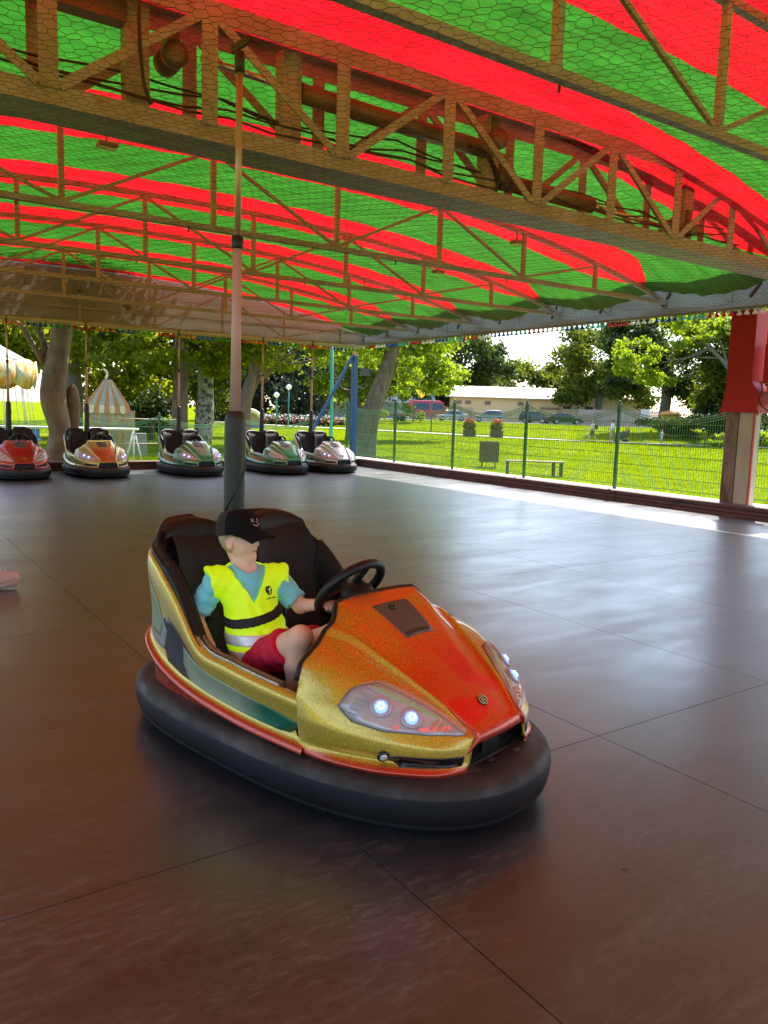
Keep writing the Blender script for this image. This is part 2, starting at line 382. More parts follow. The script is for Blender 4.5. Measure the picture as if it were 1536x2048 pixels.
b.inputs['Metallic'].default_value = .45; b.inputs['Specular IOR Level'].default_value = .6; nt.links.new(mrange(scuff, 0, 1, .72, .15), b.inputs['Coat Weight']); b.inputs['Coat IOR'].default_value = 1.6; nt.links.new(mrange(mid, .3, .7, .27, .35), b.inputs['Coat Roughness'])
bp = nn(nt, 'ShaderNodeBump'); bp.inputs['Strength'].default_value = .045; bp.inputs['Distance'].default_value = .01; nt.links.new(mid, bp.inputs['Height']); nt.links.new(bp.outputs[0], b.inputs['Normal'])
floor = empty('ride_floor'); tag(floor, kind='structure')
XS = [-3.06, -1.57, -.08, 1.41, 2.9, 4.39, 5.88, 7.37, 8.86, 10.35, 11.6]; YS = [-6.0, -3.65, -.65, 2.35, 5.36, 7.46, 10.46, 13.46, 15.56, 18.15]
for i in range(len(XS)-1):
    for j in range(len(YS)-1):
        x0, x1, y0, y1 = XS[i], XS[i+1], YS[j], YS[j+1]; g = .0021; e = .0003
        mb = MB(); mb.add([(x0+g, y0+g, -.012), (x1-g, y0+g, -.012), (x1-g, y1-g, -.012), (x0+g, y1-g, -.012),
                           (x0+g, y0+g, -.0012), (x1-g, y0+g, -.0012), (x1-g, y1-g, -.0012), (x0+g, y1-g, -.0012),
                           (x0+g+e, y0+g+e, 0), (x1-g-e, y0+g+e, 0), (x1-g-e, y1-g-e, 0), (x0+g+e, y1-g-e, 0)],
                          [(0, 3, 2, 1), (8, 9, 10, 11)]+[(a, (a+1) % 4, 4+(a+1) % 4, 4+a) for a in range(4)]+[(4+a, 4+(a+1) % 4, 8+(a+1) % 4, 8+a) for a in range(4)])
        mb.build('floor_plate', fm, floor)
sub = mat('floor_frame_dark', (.02, .018, .016), .8)
MB().box((XL-.1, YF-.1, -.3), (XR+.1, YB+.1, -.016)).build('floor_base', sub, floor)
# concrete ledge round the floor, fence stands on it
lm = mat('ledge_concrete', (.62, .56, .48), .9, var=.2, vscale=2, bump=.15)
MB().box((11.93, YF, -.5), (12.75, 21.6, .135)).build('ledge', lm, None)
tag(bpy.data.objects['ledge'], kind='structure')
# kerb rails: stacked reddish boards
km = mat('kerb_paint', (.12, .035, .028), .55, var=.35, vscale=3, col2=(.05, .025, .02), c2scale=2.2, bump=.25, bscale=30, stretch=(1, 1, 6))
km2 = mat('kerb_rail_metal', (.30, .27, .25), .6, metal=.3, var=.3, vscale=5)
def kerb(name, label, along, fixed, a, c, sgn, joints):
    k = empty(name, label=label, cat='kerb')
    cuts = [a]+joints+[c]
    for s0, s1 in zip(cuts[:-1], cuts[1:]):
        for q, (z0, z1, pr) in enumerate(((-.01, .060, 0), (.064, .128, .012), (.132, .195, .004))):
            lo, hi = sorted((fixed+sgn*pr*-1+0, fixed+sgn*.26)); 
            lo, hi = sorted((fixed-sgn*(-pr), fixed+sgn*.26))
            if along == 'Y': MB().box((lo, s0+.004, z0), (hi, s1-.004, z1), .006).build('kerb_board', km, k)
            else: MB().box((s0+.004, lo, z0), (s1-.004, hi, z1), .006).build('kerb_board', km, k)
    return k
kerb('kerb', 'reddish brown kerb of stacked boards along the lawn side of the floor', 'Y', XR, YF, YB+.02, 1, [-1.0, 2.0, 6.35, 9.4, 12.4, 15.45, 17.2])
kerb('kerb', 'dark reddish kerb behind the row of parked bumper cars', 'X', YB+.03, XL, XR+.26, 1, [0.2, 3.2, 6.2, 9.2])

# ================================================================== ROOF
RIBS = [-3.4, -1.35, 1.0, 3.46, 6.2, 8.6, 11.0, 13.4, 15.8]
XC = 4.3; HW = 7.35
steel = mat('truss_paint', (.45, .41, .53), .5, var=.28, vscale=2.5, col2=(.24, .16, .15), c2scale=5, c2lo=.52, c2hi=.75, bump=.08)
steel_g = mat('truss_grey', (.50, .48, .45), .5, var=.2, vscale=3)
dark = mat('dark_metal', (.06, .05, .045), .45, metal=.4, var=.3, vscale=6)
def ridge(y):
    pts = [(-6, 4.1), (-3.4, 4.25), (1.4, 4.28), (3.8, 4.40), (6.2, 4.78), (8.6, 4.36), (11, 4.36), (13.4, 4.36), (15.8, 4.36), (18.2, 4.34)]
    for (a, za), (c, zc) in zip(pts[:-1], pts[1:]):
        if y <= c: t = (y-a)/(c-a); return za+(zc-za)*t
    return 4.34
def arch(x): return max(0.0, 1-abs((x-XC)/HW)**2.3)
def top_z(x, y): return 3.50+(ridge(y)-3.50)*arch(x)
def canvas_z(x, y):
    # drape: sag between ribs; deeper along the eaves
    k = (y-6.2)/2.4; ph = k-math.floor(k); s = math.sin(math.pi*ph)
    u = abs((x-XC)/HW); e = smooth01((u-.76)/.19)
    z = top_z(x, y)+.05 - .055*s*(1-e) - e*(.20*s**1.5+.02)
    z += .010*math.sin(x*7+y*3)*s + .007*math.sin(x*13-y*9+2)*s + e*s*.02*math.sin(y*17)
    return z
cm = bpy.data.materials.new('striped_canvas'); cm.use_nodes = True; nt = cm.node_tree; nt.nodes.clear()
out = nn(nt, 'ShaderNodeOutputMaterial'); geo = nn(nt, 'ShaderNodeNewGeometry'); sep = nn(nt, 'ShaderNodeSeparateXYZ'); nt.links.new(geo.outputs['Position'], sep.inputs[0])
wob = noise(1.3, 3, .5, geo.outputs['Position'])
ywob = math2('ADD', sep.outputs[1], mrange(wob, 0, 1, -.018, .018))
k = math2('SUBTRACT', math2('PINGPONG', math2('ADD', math2('SUBTRACT', ywob, 6.2), 24.0), 1.2), 0.0)     # 0 at every rib, 1.2 between
kn = math2('DIVIDE', k, .58)
u = math2('ABSOLUTE', math2('SUBTRACT', sep.outputs[0], XC), 0)
xend = math2('SUBTRACT', 6.70, math2('MULTIPLY', math2('POWER', kn, 1.35), .95))
isred = math2('MULTIPLY', math2('LESS_THAN', k, .58), math2('LESS_THAN', u, xend))
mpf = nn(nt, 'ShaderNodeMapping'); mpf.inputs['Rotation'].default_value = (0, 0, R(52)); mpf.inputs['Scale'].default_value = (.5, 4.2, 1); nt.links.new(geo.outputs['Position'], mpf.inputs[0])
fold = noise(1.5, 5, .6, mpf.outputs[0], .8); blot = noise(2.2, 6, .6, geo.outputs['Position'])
seamx = math2('LESS_THAN', math2('ABSOLUTE', math2('SUBTRACT', math2('PINGPONG', math2('ADD', sep.outputs[0], 50.0), 1.45), .7), 0), .012)
seamy = math2('LESS_THAN', math2('ABSOLUTE', math2('SUBTRACT', k, .58), 0), .012)
fold_shade_stain = math2('ADD', math2('ADD', math2('MULTIPLY', fold, .62), math2('MULTIPLY', blot, .42)), math2('MULTIPLY', math2('MAXIMUM', seamx, seamy), .12))  # fold light and shade painted into the colour as streaks, plus blotches and seams
def cmix(a, c):
    m = nn(nt, 'ShaderNodeMix', data_type='RGBA'); m.inputs[6].default_value = (*a, 1); m.inputs[7].default_value = (*c, 1); nt.links.new(isred, m.inputs[0])
    h = nn(nt, 'ShaderNodeHueSaturation'); nt.links.new(mrange(fold_shade_stain, .36, .76, 1.28, .52), h.inputs['Value']); nt.links.new(m.outputs[2], h.inputs['Color']); return h.outputs[0]
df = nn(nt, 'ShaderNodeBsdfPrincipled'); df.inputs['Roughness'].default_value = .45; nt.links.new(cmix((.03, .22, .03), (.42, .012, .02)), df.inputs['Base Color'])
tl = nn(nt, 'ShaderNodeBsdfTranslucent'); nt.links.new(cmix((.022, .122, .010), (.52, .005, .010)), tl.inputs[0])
ms = nn(nt, 'ShaderNodeMixShader'); ms.inputs[0].default_value = .62; nt.links.new(df.outputs[0], ms.inputs[1]); nt.links.new(tl.outputs[0], ms.inputs[2])
wv = noise(5, 3, .5, geo.outputs['Position']); bp = nn(nt, 'ShaderNodeBump'); bp.inputs['Strength'].default_value = .9; bp.inputs['Distance'].default_value = .14
mp = nn(nt, 'ShaderNodeMapping'); mp.inputs['Rotation'].default_value = (0, 0, R(55)); mp.inputs['Scale'].default_value = (.6, 6, 1); nt.links.new(geo.outputs['Position'], mp.inputs[0])
wr = noise(1.2, 3, .5, mp.outputs[0], .5); nt.links.new(wr, bp.inputs['Height']); nt.links.new(bp.outputs[0], tl.inputs['Normal']); nt.links.new(bp.outputs[0], df.inputs['Normal'])
nt.links.new(ms.outputs[0], out.inputs[0])
ux = np.linspace(-1, 1, 93); xs = [XC+6.98*(math.copysign(abs(t)**.8, t)) for t in ux]; ys = np.arange(YF, YB+.16, .12)
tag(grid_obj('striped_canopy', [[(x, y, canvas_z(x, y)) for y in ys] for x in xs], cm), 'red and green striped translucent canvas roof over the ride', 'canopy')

def rib(y):
    t = empty('roof_truss', (0, y, 0), cat='truss', group='arched roof trusses')
    xs = [XC-HW+.05+i*(2*HW-.1)/36 for i in range(37)]
    low = 3.47
    m = MB()
    for a, c in zip(xs[:-1], xs[1:]): m.bar((a, 0, top_z(a, y)-.03), (c+.006, 0, top_z(c, y)-.03), .06, .06)
    m.build('top_chord', steel, t)
    MB().bar((XC-HW+.05, 0, low), (XC+HW-.05, 0, low), .07, .06).build('bottom_chord', steel, t)
    px = [1.9+1.6*i for i in range(-2, 6)]; px = [XC-(p-XC) for p in px if p > XC+5.0][:0]+[x for x in [-1.3, .3, 1.9, 3.5, 5.1, 6.7, 8.25, 9.8]]
    for i, x in enumerate(px):
        z = top_z(x, y)-.06
        MB().bar((x, 0, low+.03), (x, 0, z), .055, .05, (0, 1, 0)).build('post', steel, t)
        if i+1 < len(px):
            x2 = px[i+1]; z2 = top_z(x2, y)-.06
            if i % 2 == 0: a, c = (x+.03, 0, low+.04), (x2-.04, 0, z2-.02)
            else: a, c = (x+.04, 0, z-.02), (x2-.03, 0, low+.04)
            MB().bar(a, c, .03, .035).build('diagonal', steel, t)
    for i in range(5):      # hooks holding the net
        x = 1.2+i*2.3+random.uniform(-.3, .3); MB().bar((x, .04, low-.07), (x, .04, low+.05), .012, .012, (0, 1, 0)).build('net_hook', dark, t)
    return t
LB = {-3.4: 'behind the viewer, farthest back of the roof trusses', 3.46: 'brown roof truss crossing the upper right corner, nearest in view', 8.6: 'first arched roof truss beyond the big box girder', 11.0: 'second arched roof truss beyond the big box girder',
      13.4: 'third arched roof truss beyond the big box girder', 15.8: 'faint last arched roof truss just before the end wall of canvas', 1.0: 'roof truss directly over the viewer, out of the picture', -1.35: 'roof truss behind the viewer, out of the picture'}
for y in RIBS:
    if y != 6.2: tag(rib(y), LB[y])
# big box girder at Y 6.2 .. 6.62 -----------------------------------
g = empty('box_girder', (0, 6.2, 0), label='big brown double lattice girder with machinery inside, spanning the roof', cat='girder')
gz0, gz1 = 3.60, 4.62
for yy, nm in ((0, 'front'), (.44, 'rear')):
    MB().box((XL, yy, gz0), (XR+.1, yy+.012, gz0+.13)).box((XL, yy, gz0-.012), (XR+.1, yy+(.20 if yy == 0 else -.14), gz0)).build('bottom_chord', steel, g)
    MB().box((XL, yy, gz1-.14), (XR+.1, yy+.012, gz1)).box((XL, yy, gz1), (XR+.1, yy+(.12 if yy == 0 else -.1), gz1+.012)).build('top_chord', steel, g)
    px = [-2.3, -1.1, .1, 1.3, 2.49, 3.71, 4.89, 6.08, 7.24, 8.43, 9.58, 10.75]
    for i, x in enumerate(px):
        wd = .13 if yy == 0 else .12
        MB().box((x-wd/2, yy-.014, gz0+.1), (x+wd/2, yy-.002, gz1-.1)).box((x+wd/2-.012, yy-.002, gz0+.13), (x+wd/2, yy+.06, gz1-.14)).build('post', steel, g)
        if i+1 < len(px):
            x2 = px[i+1]
            a, c = ((x+.07, yy-.012, gz0+.12), (x2-.07, yy-.012, gz1-.12)) if i % 2 == 1 else ((x+.07, yy-.012, gz1-.12), (x2-.07, yy-.012, gz0+.12))
            MB().bar(a, c, .012, .07, (0, 0, 1)).bar((a[0], yy+.02, a[2]), (c[0], yy+.02, c[2]), .05, .012).build('diagonal', steel, g)
for x in (1.98, 3.3, 5.6, 8.9):
    MB().box((x-.09, .16, gz0), (x+.09, .30, gz1-.1)).build('hinge_post', steel, g)
MB().box((XL, .20, gz0-.013), (XR+.1, .30, gz0-.003)).build('bottom_plate', steel_g, g)
hyd = mat('hydraulic_paint', (.23, .15, .11), .4, metal=.2, var=.3, vscale=4)
chrome = mat('chrome_rod', (.7, .66, .6), .25, metal=1.0, var=.1)
mach = empty('folding_machinery', (0, 6.2, 0), label='hydraulic rams, hoses and brackets inside the box girder', cat='machinery')
MB().tube([(3.4, .2, 4.22), (5.6, .2, 4.18)], .085, 14).build('cylinder', hyd, mach)
MB().tube([(2.5, .2, 4.27), (3.45, .2, 4.22)], .028, 10).build('rod', chrome, mach)
MB().tube([(5.75, .2, 3.92), (7.15, .2, 3.90)], .085, 14).build('cylinder', hyd, mach)
MB().tube([(7.1, .2, 3.90), (8.8, .2, 3.86)], .028, 10).build('rod', chrome, mach)
for x, z in ((2.25, 4.2), (5.75, 3.95), (5.62, 4.28), (8.9, 3.9)):
    MB().lathe([(.03, -.14), (.10, -.13), (.10, -.04), (.06, -.03), (.06, .03), (.10, .04), (.10, .13), (.03, .14)], (x, .2, z), 14, (0, 1, 0)).box((x-.05, .14, z), (x+.05, .26, z+.22)).build('bracket', hyd, mach)
for q in range(4):
    y0 = .07+.08*q; pts = []
    for i in range(26):
        x = .9+i*.36; sag = .05*math.sin(i*.9+q*1.7)
        pts.append((x, y0+.01*math.sin(i+q), 3.80+.07*q+sag*(.5+.1*q)+(.04 if i % 5 == 0 else 0)))
    MB().tube(pts, .010, 5).build('cable', dark, mach)
for q in range(4):
    pts = [(5.25+.12*q, .12+.05*q, 4.15), (5.45+.06*q, .1+.05*q, 4.12), (5.62, .12+.04*q, 3.98), (5.66+.03*q, .14+.04*q, 3.8), (5.5+.08*q, .16, 3.72)]
    MB().tube([spline(pts, t) for t in np.linspace(0, 4, 14)], .016, 6).build('hose', dark, mach)
MB().tube([spline([(1.95, -.03, 4.6), (1.93, -.035, 4.3), (1.96, -.03, 3.9), (2.02, -.03, 3.74)], t) for t in np.linspace(0, 3, 12)], .014, 6).build('hose', dark, mach)
MB().box((.9, .15, 4.35), (1.9, .3, 4.5)).build('motor_box', hyd, mach)

# eaves: side beam with pale panels, end wall of canvas ----------------
pan = mat('pale_fascia', (.60, .61, .60), .5, var=.08, vscale=1.5, trans=((.5, .52, .52), .45))
eb = empty('eaves_beam', label='pale translucent fascia and grey lattice beam along the lawn side', cat='beam')
MB().box((11.70, YF, 3.30), (11.82, YB+.1, 3.38)).build('lower_rail', steel_g, eb)
MB().box((11.71, YF, 3.84), (11.79, YB+.1, 3.90)).build('upper_rail', steel_g, eb)
for i in range(16):
    y0 = YF+i*1.525; MB().box((11.86, y0+.006, 3.31), (11.885, y0+1.519, 4.02)).build('fascia_panel', pan, eb)
fl_ = [[(11.05, y, 4.02+.015*math.sin(y*3)), (11.45, y, 4.04+.01*math.sin(y*4)), (11.87, y, 4.03)] for y in np.arange(YF, YB+.2, .3)]
o = grid_obj('top_flap', fl_, pan, eb); o.modifiers.new('t', 'SOLIDIFY').thickness = .004
for i in range(20):
    y0 = YF+.3+i*1.2
    MB().box((11.735, y0-.02, 3.38), (11.775, y0+.02, 3.84)).build('post', steel_g, eb)
    MB().bar((11.755, y0+.04, 3.40), (11.755, y0+.72, 3.83), .03, .035, (1, 0, 0)).build('diagonal', steel_g, eb)
for q in range(9):
    y0 = 5.6+q*1.4+random.uniform(-.2, .2); MB().bar((11.60, y0, 3.62), (11.70, y0+.22, 3.44), .03, .05).bar((11.6, y0, 3.62), (11.52, y0-.05, 3.70), .02, .02).build('clamp', dark, eb)
gab = mat('gable_canvas', (.30, .27, .24), .6, var=.14, vscale=1.2, trans=((1.0, .95, .9), .20))
ew = empty('end_wall', label='brownish canvas end wall above the row of parked cars', cat='wall')
gx_ = np.linspace(XL, XR+.2, 60)
grid_obj('canvas', [[(x, YB+.12+.012*math.sin(x*5+z*3), 3.24+(max(3.5, canvas_z(x, 18.2))+.02-3.24)*z/6) for z in range(7)] for x in gx_], gab, ew)
MB().box((XL, YB-.02, 3.20), (XR+.1, YB+.08, 3.27)).build('lower_rail', mat('rail_pale', (.55, .5, .44), .5, var=.15), ew)
MB().bar((XL, YB, 3.55), (XR, YB, 3.55), .04, .03).build('wire_rail', steel, ew)
for i in range(9):
    x = XL+.8+i*1.65; zt = top_z(x, 18.2)-.05
    MB().bar((x, YB+.03, 3.28), (x, YB+.03, zt), .05, .04, (0, 1, 0)).build('post', steel, ew)
    x2 = x+1.65
    if x2 < XR: MB().bar((x+.03, YB+.03, 3.30 if i % 2 else zt), (x2-.03, YB+.03, (top_z(x2, 18.2)-.05) if i % 2 else 3.30), .03, .035).build('diagonal', steel, ew)

# wire net ceiling ---------------------------------------------------
def wire_net():
    e = .043; dx = e*math.sqrt(3); X0, X1, Y0, Y1 = XL+.1, 11.62, -1.0, 18.1
    nx = int((X1-X0)/dx); nyy = int((Y1-Y0)/(1.5*e)); A = []; B = []
    I, J = np.meshgrid(np.arange(nx), np.arange(nyy), indexing='ij'); I = I.ravel(); J = J.ravel()
    cx = X0+(I+.5*(J % 2))*dx; cyy = Y0+J*1.5*e
    top = np.stack([cx, cyy+e], 1); tr = np.stack([cx+dx/2, cyy+e/2], 1); tlp = np.stack([cx-dx/2, cyy+e/2], 1); br = np.stack([cx+dx/2, cyy-e/2], 1)
    for a, c in ((top, tr), (top, tlp), (tr, br)): A.append(a); B.append(c)
    A = np.concatenate(A); B = np.concatenate(B)
    def z(P):
        x, y = P[:, 0], P[:, 1]
        wob = .006*np.sin(x*31+y*17)
        return 3.235-.035*np.sin(np.pi*((y-3.8)/2.4 % 1))-.012*np.sin(x*1.7+y*.6)+wob
    def jit(P): return P+.006*np.stack([np.sin(P[:, 0]*53.1+P[:, 1]*91.7), np.sin(P[:, 0]*71.3-P[:, 1]*47.9)], 1)
    za, zb = z(A), z(B); A = jit(A); B = jit(B); A = np.c_[A, za]; B = np.c_[B, zb]
    d = B-A; d /= np.linalg.norm(d, axis=1)[:, None]; s = np.cross(d, [0, 0, 1.]); s /= np.linalg.norm(s, axis=1)[:, None]; r = .0014
    off = [s*r-np.array([0, 0, r*.6]), -s*r-np.array([0, 0, r*.6]), np.array([0, 0, r])+0*s]
    n = len(A); V = np.empty((n, 6, 3)); 
    for q in range(3): V[:, q] = A+off[q]; V[:, 3+q] = B+off[q]
    base = np.arange(n)[:, None]*6; F = np.concatenate([base+np.array([[0, 1, 4, 3]]), base+np.array([[1, 2, 5, 4]]), base+np.array([[2, 0, 3, 5]])])
    return V.reshape(-1, 3), F
V, F = wire_net()
o = np_mesh('wire_net', V, F, mat('net_wire', (.07, .055, .045), .5, metal=.5)); tag(o, 'hexagonal wire mesh ceiling stretched under the roof trusses', 'net')

# coloured bulbs -----------------------------------------------------
def bulb_mesh():
    m = MB().lathe([(.011, 0), (.021, -.003), (.021, -.022), (.014, -.027), (.018, -.034), (.034, -.050), (.041, -.067), (.039, -.077), (.030, -.082), (.009, -.084)], (0, 0, 0), 12)
    return m
BC = {'red': (.75, .015, .02), 'yellow': (.85, .36, .01), 'blue': (.01, .16, .55), 'green': (.03, .45, .06), 'white': (.85, .83, .75), 'aqua': (.08, .62, .52), 'pink': (.8, .05, .14)}
bmat = {k: mat('bulb_'+k, v, .2, trans=((1.0, 1.0, 1.0), .6), coat=.2) for k, v in BC.items()}
bproto = {}
def bulb(colr, loc, parent):
    if colr not in bproto:
        o = bulb_mesh().build('bulb', bmat[colr], parent); bproto[colr] = o
    else:
        o = bproto[colr].copy(); COL.objects.link(o); o.parent = parent
    o.location = loc; o.rotation_euler = (random.uniform(-.12, .12), random.uniform(-.12, .12), 0); return o
ls = empty('light_string', label='row of small white, red, aqua and blue bulbs under the pale eaves beam', cat='lights')
MB().box((11.75, 5.0, 3.262), (11.79, YB, 3.299)).build('socket_strip', steel_g, ls)
seq = ['white']*4+['red']*4+['aqua']*4+['blue']*4
yy = 6.96
for i in range(86):
    c = seq[i % 16]
    if c == 'red' and i < 8 and i % 4 < 2: c = 'pink'
    bulb(c, (11.77, yy, 3.262), ls); yy += .129
ls2 = empty('light_string', label='row of small red, yellow, blue and green bulbs under the brown end wall', cat='lights')
MB().box((1.0, YB+.02, 3.165), (XR, YB+.06, 3.199)).build('socket_strip', steel_g, ls2)
seq = ['red']*4+['yellow']*4+['blue']*4+['green']*4
xx = 2.35
for i in range(79): bulb(seq[i % 16], (xx, YB+.04, 3.165), ls2); xx += .117

# small floodlights hung on the trusses ------------------------------
fl_m = mat('lamp_housing', (.25, .24, .22), .4, metal=.4); fl_g = mat('lamp_glass', (.8, .8, .78), .15)
for x, y, lb in ((2.35, 8.6, 'floodlight at upper left on the first arched truss'), (8.1, 8.6, 'floodlight at right end of the first arched truss'), (8.55, 11.0, 'floodlight at right on the second arched truss'), (8.6, 13.4, 'tiny floodlight on the third arched truss')):
    f = empty('floodlight', (x, y, top_z(x, y)-.09), label='small grey '+lb, cat='lamp', group='floodlights on the trusses')
    MB().box((-.10, -.09, -.14), (.10, .05, -.09), .012).bar((0, 0, -.09), (0, 0, .03), .015, .015, (0, 1, 0)).build('housing', fl_m, f)
    MB().box((-.085, -.075, -.147), (.085, .035, -.1405)).build('glass', fl_g, f)

# ================================================================== POSTS, FENCES
red = mat('red_paint', (.40, .004, .006), .45, var=.12, vscale=2, spec=.3)
postm = mat('worn_post', (.24, .185, .145), .7, var=.3, vscale=4, col2=(.10, .055, .035), c2scale=5, c2lo=.45, c2hi=.6, stretch=(1, 1, .35), bump=.15)
postl = mat('pale_post', (.50, .45, .37), .65, var=.2, vscale=4, stretch=(1, 1, .3))
p = empty('support_pillar', (11.95, 7.28, 0), label='red and worn grey support pillar standing at the right kerb', cat='pillar')
MB().box((.0, .04, .135), (.24, .26, 1.72), .01).build('leg', postm, p)
MB().box((.02, -.22, .135), (.22, .035, 1.72), .01).build('leg', postl, p)
MB().box((-.0, -.235, .136), (.05, -.222, 1.7)).build('edge_strip', red, p)
MB().add([(-.05, -.30, 1.66), (.30, -.30, 1.66), (.30, .34, 1.66), (-.05, .34, 1.66), (-.04, -.27, 2.0), (.29, -.27, 2.0), (.29, .28, 2.0), (-.04, .28, 2.0),
          (-.04, -.16, 2.15), (.29, -.16, 2.15), (.29, .28, 2.15), (-.04, .28, 2.15), (-.04, -.16, 3.27), (.29, -.16, 3.27), (.29, .28, 3.27), (-.04, .28, 3.27)],
         [(0, 3, 2, 1), (12, 13, 14, 15)]+[(k*4+i, k*4+(i+1) % 4, k*4+4+(i+1) % 4, k*4+4+i) for k in range(3) for i in range(4)]).build('sleeve', red, p)
MB().box((-.055, .335, 1.60), (-.03, .355, 1.70)).box((-.055, -.32, 1.62), (-.03, -.30, 1.70)).build('bolt_lug', red, p)
hb = empty('red_housing', (11.95, 7.0, 0), label='red sheet metal box bracketed to the pillar at the right edge', cat='box')
MB().box((.05, -1.3, 2.15), (.42, -.0, 2.74), .01).build('casing', red, hb)
MB().box((.02, -1.3, 2.125), (.44, .03, 2.149)).build('lip', red, hb)
MB().box((.10, -1.3, 1.80), (.38, -.05, 2.12), .01).build('lower_box', mat('tan_box', (.42, .27, .2), .6, var=.2), hb)
MB().tube([spline([(.0, -.02, 2.12), (-.03, -.06, 2.0), (-.01, -.02, 1.85), (.0, -.12, 1.72), (-.02, -.3, 1.62)], t) for t in np.linspace(0, 4, 16)], .012, 6).build('cable', dark, hb)
MB().lathe([(.02, 0), (.10, .01), (.12, .06), (.12, .22), (.07, .28), (.02, .30)], (.2, -.30, 2.75), 14).build('lamp_dome', mat('lamp_grey', (.3, .29, .28), .3), hb)

blue = mat('blue_paint', (.010, .085, .27), .45, var=.12, vscale=3)
bpz = empty('blue_brace', (11.70, 18.62, 0), label='blue steel post with a slanting brace at the far corner', cat='post')
MB().box((-.07, -.07, -.45), (.07, .07, 3.02), .008).build('post', blue, bpz)
MB().bar((-.08, 0, 2.98), (-1.95, 0, -.15), .07, .07, (0, 1, 0)).build('brace', blue, bpz)
MB().box((-.05, -.05, 3.02), (.05, .05, 3.2)).build('top_plate', mat('gold_bracket', (.6, .32, .05), .5), bpz)

fgreen = mat('fence_green', (.012, .10, .035), .45, var=.15, vscale=5)
wire_g = mat('fence_wire', (.10, .26, .10), .5, var=.1)
def fence_panel_mesh(L, H, step=.05, r=.0038):
    """welded wire panel along +X from 0..L, gently dipping top, V-bends; built once, shared"""
    m = MB()
    def top(x): return H-.22*(1-((2*x/L)-1)**2)
    nv = int(L/step)
    def vw(x0, z0, x1, z1, rr, y0=0, y1=0):
        m.add([(x0-rr, y0-rr, z0), (x0+rr, y0-rr, z0), (x0, y0+rr, z0), (x1-rr, y1-rr, z1), (x1+rr, y1-rr, z1), (x1, y1+rr, z1)], [(0, 1, 4, 3), (1, 2, 5, 4), (2, 0, 3, 5)])
    for i in range(1, nv):
        x = i*step; zt = top(x); vw(x, .06, x, zt, r)
    def hw(zf, rr):
        n = 16
        for q in range(n):
            a = L*q/n; c = L*(q+1)/n; za, zc = zf(a), zf(c)
            m.add([(a, -rr, za-rr), (a, rr, za-rr), (a, 0, za+rr), (c, -rr, zc-rr), (c, rr, zc-rr), (c, 0, zc+rr)], [(0, 3, 4, 1), (1, 4, 5, 2), (2, 5, 3, 0)])
    for k, (bz, yv) in enumerate(((0, 0), (-.045, .03), (-.09, 0))): hw(lambda x, bz=bz: top(x)+bz, .0075)
    for zz in (.10, .30, .50, .70, .90, 1.10, 1.30): hw(lambda x, zz=zz: zz, .0055)
    return m
fence = empty('mesh_fence', (12.45, 0, .135), label='green welded wire fence along the lawn edge beside the floor', cat='fence')
PY = [0.05+2.515*i for i in range(9)]         # posts along Y
pst = None
for i, y in enumerate(PY):
    if pst is None:
        pst = MB().box((-.03, -.03, 0), (.03, .03, 1.66), .006).build('post', fgreen, fence)
        capm = MB().lathe([(.001, -.028), (.018, -.022), (.028, 0), (.018, .022), (.001, .028)], (0, 0, 1.69), 10).build('post_cap', fgreen, pst)
        for z in (.35, .95, 1.5): MB().box((-.034, -.036, z), (.034, .036, z+.03)).build('clip', fgreen, pst)
        o = pst
    else: o = copy_tree(pst, fence)
    o.location = (0, y, 0)
pnl = None
for i in range(8):
    if pnl is None: pnl = fence_panel_mesh(2.44, 1.60).build('wire_panel', wire_g, fence); o = pnl
    else: o = pnl.copy(); COL.objects.link(o); o.parent = fence
    o.rotation_euler = (0, 0, R(90)); o.location = (0, PY[i]+.04, 0)
# fence behind the parked cars
bf = empty('mesh_fence', (0, 22.3, -.42), label='green wire fence under the trees behind the parked cars', cat='fence')
for i, x in enumerate([12.45, 9.95, 7.45, 4.95, 2.45, -.05]):
    o = copy_tree(pst, bf); o.location = (x, 0, 0)
    if i:
        q = pnl.copy(); COL.objects.link(q); q.parent = bf; q.rotation_euler = (0, 0, 0); q.location = (x+.03, 0, 0)
# ==END SETTING

